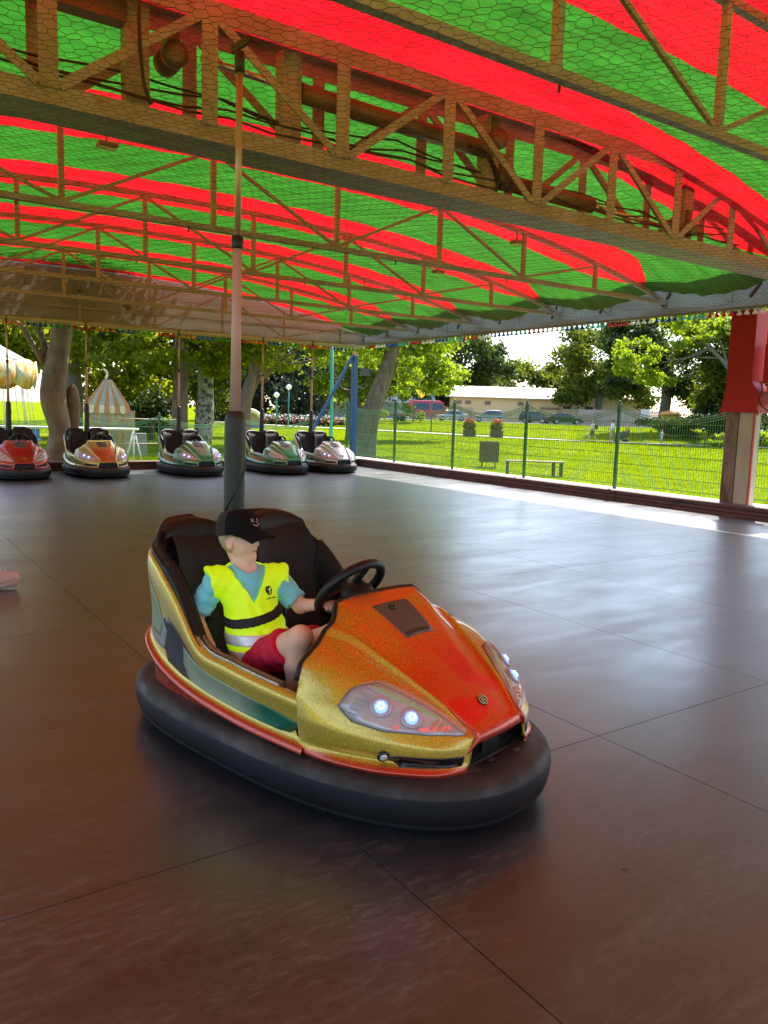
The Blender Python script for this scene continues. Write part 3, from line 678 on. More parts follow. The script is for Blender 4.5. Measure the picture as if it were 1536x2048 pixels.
# ================================================================== BUMPER CARS
def paint_mat(name, A, B, Cc, rim, flake=.42, metal=.45):
    """flake paint; vertex attribute 'paint': R mixes A->B, G mixes in the centre colour, B mixes in the rim colour (airbrushed finish)"""
    if name in MATS: return MATS[name]
    m = bpy.data.materials.new(name); m.use_nodes = True; nt = m.node_tree; b = nt.nodes['Principled BSDF']
    at = nn(nt, 'ShaderNodeAttribute'); at.attribute_name = 'paint'; sp = nn(nt, 'ShaderNodeSeparateColor'); nt.links.new(at.outputs['Color'], sp.inputs[0])
    tc = nn(nt, 'ShaderNodeTexCoord')
    nz = nn(nt, 'ShaderNodeTexNoise'); nz.inputs['Scale'].default_value = 9; nz.inputs['Detail'].default_value = 5; nt.links.new(tc.outputs['Object'], nz.inputs[0])
    spk = nn(nt, 'ShaderNodeTexNoise'); spk.inputs['Scale'].default_value = 160; spk.inputs['Detail'].default_value = 2; nt.links.new(tc.outputs['Object'], spk.inputs[0])
    def jitter(sock, amt):
        a = nn(nt, 'ShaderNodeMath', operation='MULTIPLY_ADD'); nt.links.new(spk.outputs[0], a.inputs[0]); a.inputs[1].default_value = amt; a.inputs[2].default_value = -amt*.5
        c = nn(nt, 'ShaderNodeMath', operation='ADD', use_clamp=True); nt.links.new(sock, c.inputs[0]); nt.links.new(a.outputs[0], c.inputs[1])
        r = nn(nt, 'ShaderNodeMapRange'); r.interpolation_type = 'SMOOTHSTEP'; nt.links.new(c.outputs[0], r.inputs[0]); return r.outputs[0]
    def mix(f, a, c):
        x = nn(nt, 'ShaderNodeMix', data_type='RGBA'); nt.links.new(f, x.inputs[0])
        for i, v in ((6, a), (7, c)):
            if isinstance(v, tuple): x.inputs[i].default_value = (*v, 1)
            else: nt.links.new(v, x.inputs[i])
        return x.outputs[2]
    col = mix(jitter(sp.outputs[0], 1.2), A, B); col = mix(jitter(sp.outputs[1], 1.0), col, Cc); col = mix(jitter(sp.outputs[2], .5), col, rim)
    vo = nn(nt, 'ShaderNodeTexVoronoi'); vo.inputs['Scale'].default_value = 600; nt.links.new(tc.outputs['Object'], vo.inputs['Vector'])
    s2 = nn(nt, 'ShaderNodeSeparateColor'); nt.links.new(vo.outputs['Color'], s2.inputs[0])
    mr = nn(nt, 'ShaderNodeMapRange'); mr.inputs[3].default_value = 1-flake; mr.inputs[4].default_value = 1+flake; nt.links.new(s2.outputs[0], mr.inputs[0])
    gt = nn(nt, 'ShaderNodeMath', operation='GREATER_THAN'); nt.links.new(s2.outputs[2], gt.inputs[0]); gt.inputs[1].default_value = .93
    ma = nn(nt, 'ShaderNodeMath', operation='MULTIPLY_ADD'); nt.links.new(gt.outputs[0], ma.inputs[0]); ma.inputs[1].default_value = .9; nt.links.new(mr.outputs[0], ma.inputs[2])
    hs = nn(nt, 'ShaderNodeHueSaturation'); nt.links.new(ma.outputs[0], hs.inputs['Value']); nt.links.new(col, hs.inputs['Color'])
    # scuffs and chips
    ch = nn(nt, 'ShaderNodeTexNoise'); ch.inputs['Scale'].default_value = 38; ch.inputs['Detail'].default_value = 3; nt.links.new(tc.outputs['Object'], ch.inputs[0])
    cm_ = nn(nt, 'ShaderNodeMapRange'); cm_.inputs[1].default_value = .735; cm_.inputs[2].default_value = .76; nt.links.new(ch.outputs[0], cm_.inputs[0])
    fin = mix(cm_.outputs[0], hs.outputs[0], (.30, .27, .24))
    nt.links.new(fin, b.inputs['Base Color']); b.inputs['Metallic'].default_value = metal; b.inputs['Roughness'].default_value = .37
    b.inputs['Coat Weight'].default_value = .9; b.inputs['Coat Roughness'].default_value = .07
    bp = nn(nt, 'ShaderNodeBump'); bp.inputs['Strength'].default_value = .12; bp.inputs['Distance'].default_value = .002; nt.links.new(s2.outputs[1], bp.inputs['Height']); nt.links.new(bp.outputs[0], b.inputs['Normal'])
    MATS[name] = m; return m
rubber = mat('bumper_rubber', (.030, .023, .020), .58, var=.35, vscale=5, rvar=.14, col2=(.060, .050, .044), c2scale=6, bump=.15, bscale=40, spec=.35)
rubber2 = mat('bumper_side_rubber', (.010, .010, .012), .5, var=.3, vscale=4, rvar=.1, bump=.08, spec=.3)
vinyl = mat('seat_vinyl', (.012, .009, .008), .5, var=.25, vscale=6, bump=.12, bscale=160, rvar=.1, spec=.28)
vinyl2 = mat('seat_panel_vinyl', (.014, .011, .0105), .6, var=.25, vscale=8, bump=.2, bscale=220, spec=.25)
plastic = mat('black_plastic', (.010, .009, .009), .42, var=.2, vscale=7, bump=.06, spec=.35)
gloss_b = mat('glossy_black', (.01, .009, .009), .15)
greym = mat('grey_plate', (.09, .065, .06), .5, var=.15, vscale=9)
trimc = mat('sill_trim', (.55, .53, .50), .35, metal=.6, var=.4, vscale=60)
padb = mat('sill_pad', (.20, .115, .06), .8, bump=.5, bscale=180)
hl_in = mat('headlight_reflector', (.50, .50, .54), .32, metal=.35, var=.3, vscale=14)
hl_fac = mat('headlight_facet', (.80, .80, .82), .15, metal=.8)
hl_rim = mat('headlight_bezel', (.20, .17, .16), .4)
hl_glass = glass_mat('headlight_glass', (1, .97, .97), .13, .06)
led_on = mat('led_blue', (.15, .25, .9), .3, emit=(.06, .16, 1.0), estr=1.5)
led_core = mat('led_core', (.8, .85, 1), .3, emit=(.6, .75, 1.0), estr=1.1)
led_off = mat('led_off', (.50, .42, .40), .25, metal=.4)
amber = mat('amber_reflector', (.75, .20, .005), .3)
foglass = mat('fog_lamp_glass', (.75, .75, .70), .1, metal=.3, var=.3, vscale=90)
tubep = mat('pole_pink_paint', (.55, .30, .29), .4, var=.15, vscale=3, stretch=(1, 1, .2))
brass = mat('pole_brass', (.50, .34, .17), .36, metal=.5, var=.3, vscale=4, stretch=(1, 1, .3))
sage = None

# hood sections: station x -> (|y|, z) from rim to centre
HX = [.275, .38, .51, .65, .76, .84, .885]
HS = [
 [(.50,.20),(.537,.235),(.53,.27),(.537,.31),(.545,.37),(.535,.44),(.485,.55),(.385,.606),(.330,.646),(.292,.668),(.238,.735),(0,.735)],
 [(.50,.20),(.537,.235),(.525,.27),(.535,.31),(.545,.37),(.53,.44),(.465,.545),(.345,.586),(.300,.636),(.268,.634),(.205,.684),(0,.690)],
 [(.475,.20),(.512,.235),(.484,.265),(.505,.30),(.515,.36),(.492,.43),(.425,.510),(.302,.533),(.270,.582),(.244,.566),(.15,.598),(0,.606)],
 [(.425,.20),(.458,.232),(.418,.26),(.445,.295),(.45,.345),(.42,.40),(.358,.455),(.258,.470),(.232,.508),(.210,.487),(.1,.506),(0,.512)],
 [(.36,.20),(.388,.23),(.348,.255),(.37,.29),(.37,.33),(.335,.37),(.285,.40),(.216,.408),(.195,.440),(.175,.424),(.08,.436),(0,.440)],
 [(.29,.20),(.312,.228),(.270,.25),(.285,.285),(.285,.315),(.25,.34),(.22,.355),(.183,.358),(.165,.374),(.138,.367),(.07,.372),(0,.374)],
 [(.185,.20),(.20,.225),(.185,.25),(.178,.28),(.175,.30),(.17,.32),(.166,.333),(.160,.337),(.15,.346),(.125,.341),(.06,.344),(0,.346)]]
HS = np.array(HS)
def hood(s, t):
    """s 0 (cowl) .. 1 (nose); t -1 (right) .. 1 (left); returns local point"""
    q = s*(len(HX)-1); row = np.array([spline(HS[:, k], q) for k in range(HS.shape[1])]); x = float(spline(np.array(HX)[:, None], q)[0])
    a = (1-abs(t))*(HS.shape[1]-1); p = spline(row, a); i_ = min(int(a), HS.shape[1]-2); lin = row[i_]+(row[i_+1]-row[i_])*(a-i_); wl_ = .85 if 6.9 < a < 10.1 else .55; p = p*(1-wl_)+lin*wl_
    if a < 5.5: p = p-np.array([.010*(1-s)**6, 0])
    # cowl edge sweeps forward down the flanks
    sweep = .06*(1-s)**3*min(1, max(0, (8-a)/4)) if a < 8 else -.07*(1-s)**3*smooth01((a-9)/2)
    return np.array([x+sweep, math.copysign(p[0], t) if abs(t) > 1e-6 else 0.0, p[1]])
def surf_n(f, a, c, e=.004):
    du = f(min(1, a+e), c)-f(max(0, a-e), c); dv = f(a, min(1, c+e))-f(a, max(-1, c-e)); n = np.cross(du, dv); return n/(np.linalg.norm(n)+1e-9)
def patch(name, f, poly, off, m, parent, rings=5, sgn=1, thick=.004, sub=4):
    """polygonal piece laid on surface f(a,c), standing `off` proud"""
    poly = np.array(poly, float); L = []
    for i in range(len(poly)):
        for q in range(sub): L.append(poly[i]+(poly[(i+1) % len(poly)]-poly[i])*q/sub)
    L = np.array(L); c = L.mean(0); V = []; F = []; n = len(L)
    for k in range(rings, -1, -1):
        for p in L:
            a, t = c+(p-c)*(k/rings); P = f(a, t); N = surf_n(f, a, t)*sgn; V.append(P+N*off)
            if k == 0: break
    # skirt
    for p in L:
        P = f(*p); N = surf_n(f, *p)*sgn; V.append(P+N*(off-thick))
    for k in range(rings-1):
        for i in range(n): j = (i+1) % n; F.append((k*n+i, k*n+j, (k+1)*n+j, (k+1)*n+i))
    last = rings*n
    for i in range(n): F.append(((rings-1)*n+i, (rings-1)*n+(i+1) % n, last))
    s0 = last+1
    for i in range(n): j = (i+1) % n; F.append((i, s0+i, s0+j, j))
    return mesh_obj(name, V, F, m, parent, True)

# rear tub outer surface
UP = [(.37,-.530),(.10,-.54),(-.10,-.54),(-.30,-.538),(-.48,-.528),(-.65,-.51),(-.80,-.46),(-.90,-.34),(-.955,-.18),(-.97,0)]
UP = UP + [(x, -y) for x, y in UP[-2::-1]]
UT = [.425,.44,.455,.485,.655,.775,.825,.835,.84,.84]; UT = UT+UT[-2::-1]
UR = [.235,.24,.25,.27,.30,.35,.41,.435,.445,.45]; UR = UR+UR[-2::-1]
NUP = len(UP)
def tub(u, v):
    q = u*(NUP-1); p = spline(UP, q); d = spline(UP, min(q+.02, NUP-1))-spline(UP, max(q-.02, 0)); d /= np.linalg.norm(d); n = np.array([-d[1], d[0]])
    if n@(p-np.array([-.2, 0])) < 0: n = -n
    zt = float(spline(np.array(UT)[:, None], q)[0]); zr = float(spline(np.array(UR)[:, None], q)[0])
    prof = [(-.035, .20), (-.02, .20+(zr-.20)*.55), (.012, zr-.012), (.008, zr+.010), (-.016, zr+.028), (-.022, zr+(zt-zr)*.35), (-.012, zr+(zt-zr)*.62), (.0, zr+(zt-zr)*.85), (-.006, zt-.006), (-.03, zt+.003), (-.055, zt-.004)]
    o = spline(prof, v*(len(prof)-1)); P = p+n*o[0]; return np.array([P[0], P[1], o[1]])

def make_car(name, pal, lit):
    """pal: dict of materials; returns root empty; local +X forward"""
    t = empty(name)
    # ---- bumper ring
    def ring(L, W, r, n):
        pts = []
        for a in np.linspace(0, 2*math.pi, n, endpoint=False):
            c, s_ = math.cos(a), math.sin(a); e = 3.1 if c < 0 else 2.4
            pts.append((math.copysign(abs(c)**(2/e), c)*(L if c > 0 else L*1.075), math.copysign(abs(s_)**(2/e), s_)*W))
        return np.array(pts)
    base = ring(1.03, .60, .4, 88)
    prof_top = [(-.20,.150),(-.178,.200),(-.165,.207),(-.155,.214),(-.10,.216),(-.050,.213),(-.026,.205),(-.010,.188),(-.003,.165)]
    prof_side = [(-.003,.165),(.0,.150),(-.003,.105),(-.012,.070),(-.018,.064),(-.020,.058),(-.018,.052),(-.026,.040),(-.06,.032),(-.16,.032)]
    def sweep(prof):
        P = []
        n = len(base)
        for i in range(n):
            d = base[(i+1) % n]-base[i-1]; d /= np.linalg.norm(d); nr = np.array([d[1], -d[0]])
            P.append([(base[i][0]+nr[0]*o, base[i][1]+nr[1]*o, z) for o, z in prof])
        return P
    bo = grid_obj('bumper', sweep(prof_top), rubber, t, True)
    grid_obj('bumper_side', sweep(prof_side), rubber2, bo, True)
    lab = MB().box((-.045, -.03, 0), (.045, .03, .001)).build('sticker', mat('bumper_sticker', (.075, .052, .043), .5), bo); lab.location = (.86, -.16, .2165); lab.rotation_euler = (0, 0, R(-18))
    MB().lathe([(.014, 0), (.014, .004), (.008, .006), (.001, .0065)], (.83, .25, .2145), 10).lathe([(.014, 0), (.014, .004), (.008, .006), (.001, .0065)], (.90, .10, .2145), 10).lathe([(.014, 0), (.014, .004), (.008, .006), (.001, .0065)], (.88, -.05, .2145), 10).build('bolt', rubber, bo)
    MB().box((-.80, -.40, .04), (.80, .40, .10)).build('chassis', plastic, t)
    # ---- hood
    ns, nt_ = 49, 133; P = []; at = []
    ss = np.linspace(0, 1, ns); ts = np.linspace(-1, 1, nt_)
    for s in ss:
        row = []
        for q in ts:
            p = hood(s, q); a = (1-abs(q))*11; row.append(p)
            r = smooth01((a-4.8)/2.8)*(.80-.15*s)            # gold -> orange up the fender
            c = smooth01((a-8.1)/.9)*(.04+1.0*smooth01((s-.16)/.42))         # centre panel -> red towards the nose
            if 7.6 < a < 8.35: r *= .35
            if a > 8.6: r = max(r, .66)
            rm = smooth01((2.0-a)/.8)
            at.append((r, c, rm, 1))
        P.append(row)
    h = grid_obj('hood', P, pal['paint'], t, attr=at)
    m = h.modifiers.new('thickness', 'SOLIDIFY'); m.thickness = .008; m.offset = 1
    # dark air slots under the lips
    for sg in (-1, 1):
        patch('air_slot', hood, [(.52, sg*(1-2.55/11)), (.60, sg*(1-3.0/11)), (.955, sg*(1-2.95/11)), (.945, sg*(1-1.75/11)), (.60, sg*(1-1.6/11))], .002, gloss_b, t, 4, 1, .006)
    # front fold trims and grille
    for sg in (-1, 1):
        MB().tube([hood(.70, sg*(1-8/11)), hood(.80, sg*(1-8/11)), hood(.90, sg*(1-8/11)), hood(.97, sg*(1-8/11)), (.893, sg*.152, .335), (.875, sg*.185, .29), (.842, sg*.245, .245), (.80, sg*.295, .226), (.70, sg*.40, .222), (.56, sg*.485, .222)], [.002, .005, .007, .008, .009, .009, .009, .008, .007, .005], 8).build('fold_trim', pal['rim'], t)
    g = []
    for k, (hw, x, z) in enumerate(((.150, .885, .347), (.150, .896, .335), (.152, .898, .312), (.156, .880, .303), (.16, .845, .298))):
        g.append([(x-.03*abs(y)**2/.0225*.25, y*hw/.15, z) for y in np.linspace(-.15, .15, 11)])
    grid_obj('nose_lip', g, pal['rim'], t)
    gr = MB().prism([(.84, -.165, .300), (.84, .165, .300), (.835, .25, .205), (.835, -.25, .205)], (-.05, 0, 0)).build('grille', gloss_b, t)
    MB().box((.842, -.055, .225), (.850, .055, .285), .003).build('coupling_plate', plastic, gr)
    MB().box((.78, -.22, .195), (.86, .22, .214), .006).build('grille_sill', plastic, gr)
    # headlights
    for sg in (-1, 1):
        hp = [(.325, 5.15), (.345, 5.75), (.40, 6.55), (.60, 6.85), (.77, 6.95), (.885, 6.7), (.86, 5.9), (.72, 5.0), (.53, 4.62), (.40, 4.68)]
        P2 = [(a, sg*(1-c/11)) for a, c in hp]
        hl = patch('headlight', hood, P2, .003, hl_in, t, 5, 1, .01)
        ce = np.mean(P2, 0); big = [tuple(ce+(np.array(p)-ce)*1.06) for p in P2]
        patch('bezel', hood, big, .0018, hl_rim, hl, 4, 1, .008)
        for a, c in ((.47, 5.62), (.60, 5.68)):
            q = hood(a, sg*(1-c/11)); N = surf_n(hood, a, sg*(1-c/11))
            MB().lathe([(.001, .002), (.037, .002), (.040, .010), (.034, .014), (.026, .0115), (.001, .008)], q, 20, N).build('lamp_ring', pal['bezel'], hl)
            MB().lathe([(.026, .006), (.023, .015), (.013, .021), (.001, .023)], q, 16, N).build('lamp', led_on if lit else led_off, hl)
            if lit:
                m = MB(); x_ = Vector(N).orthogonal().normalized(); y_ = Vector(N).cross(x_)
                for k in range(6): m.lathe([(.0045, .018), (.004, .025), (.001, .026)], Vector(q)+(x_*math.cos(k*1.05)+y_*math.sin(k*1.05))*.011, 8, N)
                m.build('led', led_core, hl)
        m = MB()
        for ra in range(3):
            for rc in range(4-ra):
                a_ = .705+.034*ra; c_ = 5.55+.22*rc+.11*ra; q_ = hood(a_, sg*(1-c_/11)); N_ = surf_n(hood, a_, sg*(1-c_/11)); m.lathe([(.0065, .002), (.0065, .007), (.002, .009)], q_, 6, N_)
        m.build('turn_signal', amber, hl)
        for a0_, c0_, a1_, c1_ in ((.43, 4.95, .56, 6.6), (.55, 4.85, .70, 6.65), (.66, 5.1, .78, 6.4), (.40, 6.2, .70, 6.5)):
            q0 = hood(a0_, sg*(1-c0_/11)); q1 = hood(a1_, sg*(1-c1_/11)); N_ = surf_n(hood, a0_, sg*(1-c0_/11)); MB().bar(q0+N_*.006, q1+N_*.006, .016, .006, N_).build('reflector_facet', hl_fac, hl)
        m = MB()
        for k in range(7):
            a = .360+.004*k; c = 4.95+.20*k; p1 = hood(a, sg*(1-c/11)); N = surf_n(hood, a, sg*(1-c/11)); p2 = hood(a+.045, sg*(1-(c+.02)/11)); m.bar(p1+N*.008, p2+N*.008, .006, .005)
        m.build('reflector_fin', hl_in, hl)
        cov = patch('cover', hood, P2, .026, hl_glass, hl, 6, 1, .022)
        f = hood(.515, sg*(1-2.75/11)); N = surf_n(hood, .515, sg*(1-2.75/11))
        fg = MB().lathe([(.020, -.006), (.024, .004), (.021, .010), (.018, .010)], f+np.array([.012, 0, .004]), 16, N+np.array([.7, 0, 0])).build('fog_lamp', gloss_b, t)
        MB().lathe([(.0185, .004), (.014, .012), (.001, .015)], f+np.array([.012, 0, .004]), 16, N+np.array([.7, 0, 0])).build('fog_lamp_glass', foglass, fg)
    # black plate, lock, badge
    cp = patch('hood_plate', hood, [(.12, -.040), (.12, .044), (.325, .050), (.325, -.045)], .004, greym, t, 6, 1, .004)
    q = hood(.165, -.004); MB().lathe([(.017, 0), (.017, .008), (.012, .011), (.005, .011), (.005, .004), (.001, .004)], q+np.array([0, 0, .003]), 14, surf_n(hood, .165, -.004)).build('key_switch', gloss_b, cp)
    m = MB()
    for k in range(9):
        tt = -.036+.074*k/8; p1 = hood(.298, tt); p2 = hood(.318, tt); N = surf_n(hood, .31, tt); m.bar(p1+N*.0045, p2+N*.0045, .004, .003)
    m.build('vent_rib', gloss_b, cp)
    q = hood(.735, .012); N = surf_n(hood, .735, .012); x_ = Vector((0, 1, 0)); y_ = Vector(N).cross(x_)
    bd = MB().lathe([(.024, 0), (.024, .004), (.001, .005)], q, 22, N).build('badge', gloss_b, t)
    wm = mat('badge_yellow', (.75, .62, .30), .4)
    ringp = [Vector(q)+Vector(N)*.0052+(x_*math.cos(a)+y_*math.sin(a))*.0205 for a in np.linspace(0, 6.283, 25)[:-1]]
    MB().tube(ringp, .0016, 5, closed=True).build('badge_ring', wm, bd)
    def bl(u, v): return Vector(q)+Vector(N)*.0058+x_*(u*.011)+y_*(v*.012)
    m = MB(); m.tube([bl(-.7, 1), bl(-.7, 0), bl(-.7, -1)], .0018, 5)
    m.tube([bl(-.7, 1), bl(.3, 1), bl(.75, .6), bl(.3, .08), bl(-.3, 0)], .0018, 5); m.tube([bl(-.3, 0), bl(.5, -.05), bl(.85, -.5), bl(.4, -1), bl(-.7, -1)], .0018, 5)
    m.build('badge_letter', wm, bd)
    # ---- rear tub
    P = []; at = []; us = np.linspace(0, 1, 101); vs = np.linspace(0, 1, 34)
    for u in us:
        row = []
        for v in vs:
            p = tub(u, v); row.append(p); q = v*10
            rear = smooth01((-.62-p[0])/.2)
            rm = smooth01((3.9-q)/.6); r = smooth01((q-8.2)/1.0)*rear*.9
            at.append((r, 0, rm, 1))
        P.append(row)
    tb = grid_obj('tub', P, pal['paint'], t, attr=at)
    # side graphics on both flanks
    def tubs(sg):
        return (lambda u, v: tub(u, v)) if sg < 0 else (lambda u, v: tub(1-u, v))
    for sg in (-1, 1):
        f = tubs(sg); s2 = 1 if sg < 0 else -1
        # orientation: make sure pieces stand outwards
        def outw(u, v):
            n = surf_n(f, u, v); p = f(u, v); return 1 if (n[:2]@(p[:2]-np.array([-.2, 0]))) > 0 else -1
        so = outw(.2, .6)
        patch('black_graphic', f, [(.12, .575), (.16, .43), (.205, .41), (.25, .41), (.265, .46), (.262, .56), (.245, .60), (.22, .61), (.17, .605)], .0012, mat('decal_black', (.012, .011, .012), .3), tb, 5, so, .002)
        patch('long_graphic', f, [(.018, .44), (.03, .42), (.12, .42), (.19, .42), (.208, .48), (.205, .57), (.17, .60), (.10, .59), (.03, .57), (.006, .54)], .0024, pal['decal'], tb, 6, so, .002)
        patch('rear_graphic_rim', f, [(.254, .52), (.262, .44), (.30, .42), (.345, .43), (.36, .50), (.345, .53), (.30, .50), (.27, .56)], .0022, mat('decal_grey', (.26, .25, .24), .35), tb, 6, so, .002)
        patch('rear_graphic', f, [(.266, .53), (.277, .465), (.31, .445), (.350, .45), (.382, .56), (.352, .655), (.31, .645), (.277, .60)], .0034, pal['decal2'], tb, 6, so, .002)
        # sill pad and chequered trim
        path = [f(u, .93)+np.array([0, 0, .004]) for u in np.linspace(.035, .178, 12)]
        MB().tube(path, .006, 6).build('sill_trim', trimc, tb)
        m = MB()
        for a, c in zip(path[:-1], path[1:]):
            for w_ in range(4):
                p0 = a+(c-a)*(w_/4); p1 = a+(c-a)*((w_+.5)/4); m.bar(p0+np.array([0, -.0, .0065]), p1+np.array([0, 0, .0065]), .005, .002)
        m.build('trim_stud', gloss_b, tb)
        pin = [(q[0], q[1]-sg*.022, q[2]-.006) for q in path]; MB().tube(pin, .016, 8).build('sill_pad', padb, tb)
        MB().lathe([(.001, .0), (.05, .0), (.06, .012), (.05, .026), (.001, .030)], tub(.425 if sg < 0 else .575, .55), 14, (-.8, sg*.5, 0)).build('tail_lamp', mat('tail_lamp_red', (.4, .01, .05), .2, coat=.5), tb)
    # ---- seat: padded U shell with two humps
    Su = np.linspace(.165, .835, 85); P = []
    def seat_top(u):
        q = u*(NUP-1); p = spline(UP, q); zt = float(spline(np.array(UT)[:, None], q)[0])
        y = p[1]
        if p[0] > -.60: return zt+.005+.06*smooth01((-.25-p[0])/.3)
        hump = max(math.exp(-((abs(y)-.28)/.14)**4), .0)
        side = zt+.045
        return side*(1-hump)+.965*hump if abs(y) > .30 else (.86+(.965-.86)*smooth01((abs(y)-.03)/.13))
    seat_pts = []
    for u in Su:
        q = u*(NUP-1); p = spline(UP, q); d = spline(UP, min(q+.02, NUP-1))-spline(UP, max(q-.02, 0)); d /= np.linalg.norm(d); n = np.array([-d[1], d[0]])
        if n@(p-np.array([-.2, 0])) < 0: n = -n
        zt = float(spline(np.array(UT)[:, None], q)[0]); zs = seat_top(u); rear = smooth01((-.45-p[0])/.35)
        b0 = -.018
        cols = [(b0, zt-.01), (b0-.002, zt+(zs-zt)*.5), (b0-.012, zs-.018), (b0-.030, zs), (b0-.052, zs-.006), (b0-.066, zs-.035), (b0-.070-.02*rear, zs-.12*max(.3, rear)), (b0-.085-.10*rear, .55 if rear > .2 else zt-.09), (b0-.10-.20*rear, .40), (b0-.11-.24*rear, .28), (b0-.13-.24*rear, .14)]
        P.append([(p[0]+n[0]*o, p[1]+n[1]*o, z) for o, z in [spline(cols, v) for v in np.linspace(0, 10, 31)]])
    st = grid_obj('seat_shell', P, vinyl, t)
    # two seats: cushions, back pads with fluted panels, headrest caps
    for sg in (-1, 1):
        c = []
        for i in range(13):
            x = -.60+i*.51/12; row = []
            for j in range(11):
                y = sg*.21+(j-5)*.036; e = 1-((j-5)/5.3)**6; f_ = 1-((i-6)/6.4)**8
                row.append((x, y, .235+.085*e*f_-.022*math.exp(-((j-5)/2.6)**2)*f_+.02*(1-i/12)))
            c.append(row)
        grid_obj('cushion', c, vinyl2, t)
        bp_ = []
        for i in range(15):
            z = .30+i*.60/14; lean = -.50-.19*((z-.30)/.60)**1.0; row = []
            for j in range(17):
                f_ = (j-8)/8; y = sg*.228+f_*(.225-.045*max(0, (z-.62)/.28)); flute = .008*abs(math.sin(f_*math.pi*2.5)); edge = .055*abs(f_)**3
                row.append((lean+edge+flute-.010*0+.03*(1-abs(f_)**4)*0-(.05*smooth01((i-12)/2.5)), y, z))
            bp_.append(row)
        bk = grid_obj('backrest', bp_, vinyl2, t)
        hc = []
        for i in range(7):
            z = .845+.125*math.sin(i/6*1.5708); row = []
            for j in range(15):
                f_ = (j-7)/7; y = sg*.262+f_*.178*(1-.18*(i/6)**2); row.append((-.715-.05*(i/6)**2.2+.035*abs(f_)**3-.04*(i/6)**6, y, z-.045*abs(f_)**3.0*(i/6)-.02*f_*sg*(1-i/6)))
            hc.append(row)
        grid_obj('headrest', hc, vinyl, bk)
    MB().box((-.10, -.44, .10), (.30, .44, .16)).build('footwell', plastic, t)
    # dash, cowl trim, steering
    d = []
    for i, (dx, dz) in enumerate(((.02, -.008), (-.015, -.012), (-.03, -.06), (.02, -.16), (.06, -.30))):
        d.append([hood(0.0, q)*np.array([1, .96 if i else .985, 1])+np.array([dx, 0, max(dz, -(hood(0, q)[2]-.13))]) for q in np.linspace(-.66, .66, 41)])
    dsh = grid_obj('dashboard', d, plastic, t)
    MB().tube([hood(.0, q)+np.array([-.006, 0, -.006]) for q in np.linspace(-.50, .50, 45)], .012, 8).build('cowl_trim', plastic, dsh)
    cw = Vector((.035, .05, .715)); ax = Vector((-.76, 0, .65)).normalized(); x_ = Vector((0, 1, 0)); y_ = ax.cross(x_)
    sw = MB().tube([cw+(x_*math.cos(a)+y_*math.sin(a))*.165 for a in np.linspace(0, 2*math.pi, 41)[:-1]], .0215, 10, closed=True).build('steering_wheel', plastic, t)
    MB().lathe([(.03, -.17), (.075, -.13), (.085, -.05), (.075, -.015), (.055, .0), (.03, .012), (.001, .016)], cw, 20, ax).build('steering_hub', plastic, sw)
    for a in (R(25), R(155), R(270)):
        p0 = cw+(x_*math.cos(a)+y_*math.sin(a))*.05; p1 = cw+(x_*math.cos(a)+y_*math.sin(a))*.16; MB().bar(p0, p1, .05, .014, ax).build('spoke', plastic, sw)
    # pole
    pl = empty('pole_mast'); bpy.data.objects.remove(pl)
    lean = lambda z: (-.745+.006*(z-1), .005*(z-1), z)
    tw = MB(); tw.tube([lean(z) for z in np.linspace(.30, 1.44, 14)]+[lean(1.47), lean(1.485)], [.062]+[.052]*13+[.044, .034], 16)
    slv = tw.build('pole_sleeve', mat('sleeve_rubber', (.014, .013, .013), .5, var=.3, vscale=5, bump=.2, bscale=30), t)
    hx = [(lean(z)[0]+.051*math.cos(z*11), lean(z)[1]+.051*math.sin(z*11), z) for z in np.linspace(.85, 1.42, 60)]
    MB().tube(hx, .0075, 6).build('sleeve_wrap', MATS['sleeve_rubber'], slv)
    MB().tube([lean(z) for z in (1.47, 1.9, 2.285)], [.0275, .024, .0225], 14).build('pole', tubep, t)
    MB().tube([lean(z) for z in (2.265, 2.272, 2.318, 2.325)], [.025, .029, .029, .024], 14).build('pole_collar', plastic, t)
    MB().tube([lean(z) for z in (2.32, 3.08)], .0165, 12).build('pole_tip', brass, t)
    MB().tube([lean(z) for z in (3.07, 3.16)], .024, 10).bar((lean(3.16)[0]-.06, lean(3.16)[1], 3.185), (lean(3.16)[0]+.06, lean(3.16)[1], 3.20), .012, .035).build('contact_shoe', dark, t)
    return t
def decal_fade(name, a, c, x0, x1):
    if name in MATS: return MATS[name]
    m = bpy.data.materials.new(name); m.use_nodes = True; nt = m.node_tree; b = nt.nodes['Principled BSDF']; tc = nn(nt, 'ShaderNodeTexCoord'); s = nn(nt, 'ShaderNodeSeparateXYZ'); nt.links.new(tc.outputs['Object'], s.inputs[0])
    n = nn(nt, 'ShaderNodeTexNoise'); n.inputs['Scale'].default_value = 140; nt.links.new(tc.outputs['Object'], n.inputs[0])
    ad = nn(nt, 'ShaderNodeMath', operation='MULTIPLY_ADD'); nt.links.new(n.outputs[0], ad.inputs[0]); ad.inputs[1].default_value = .14; nt.links.new(s.outputs[0], ad.inputs[2])
    mr = nn(nt, 'ShaderNodeMapRange'); mr.inputs[1].default_value = x0; mr.inputs[2].default_value = x1; nt.links.new(ad.outputs[0], mr.inputs[0])
    mx = nn(nt, 'ShaderNodeMix', data_type='RGBA'); mx.inputs[6].default_value = (*a, 1); mx.inputs[7].default_value = (*c, 1); nt.links.new(mr.outputs[0], mx.inputs[0]); nt.links.new(mx.outputs[2], b.inputs['Base Color'])
    b.inputs['Roughness'].default_value = .35; b.inputs['Metallic'].default_value = .2; MATS[name] = m; return m
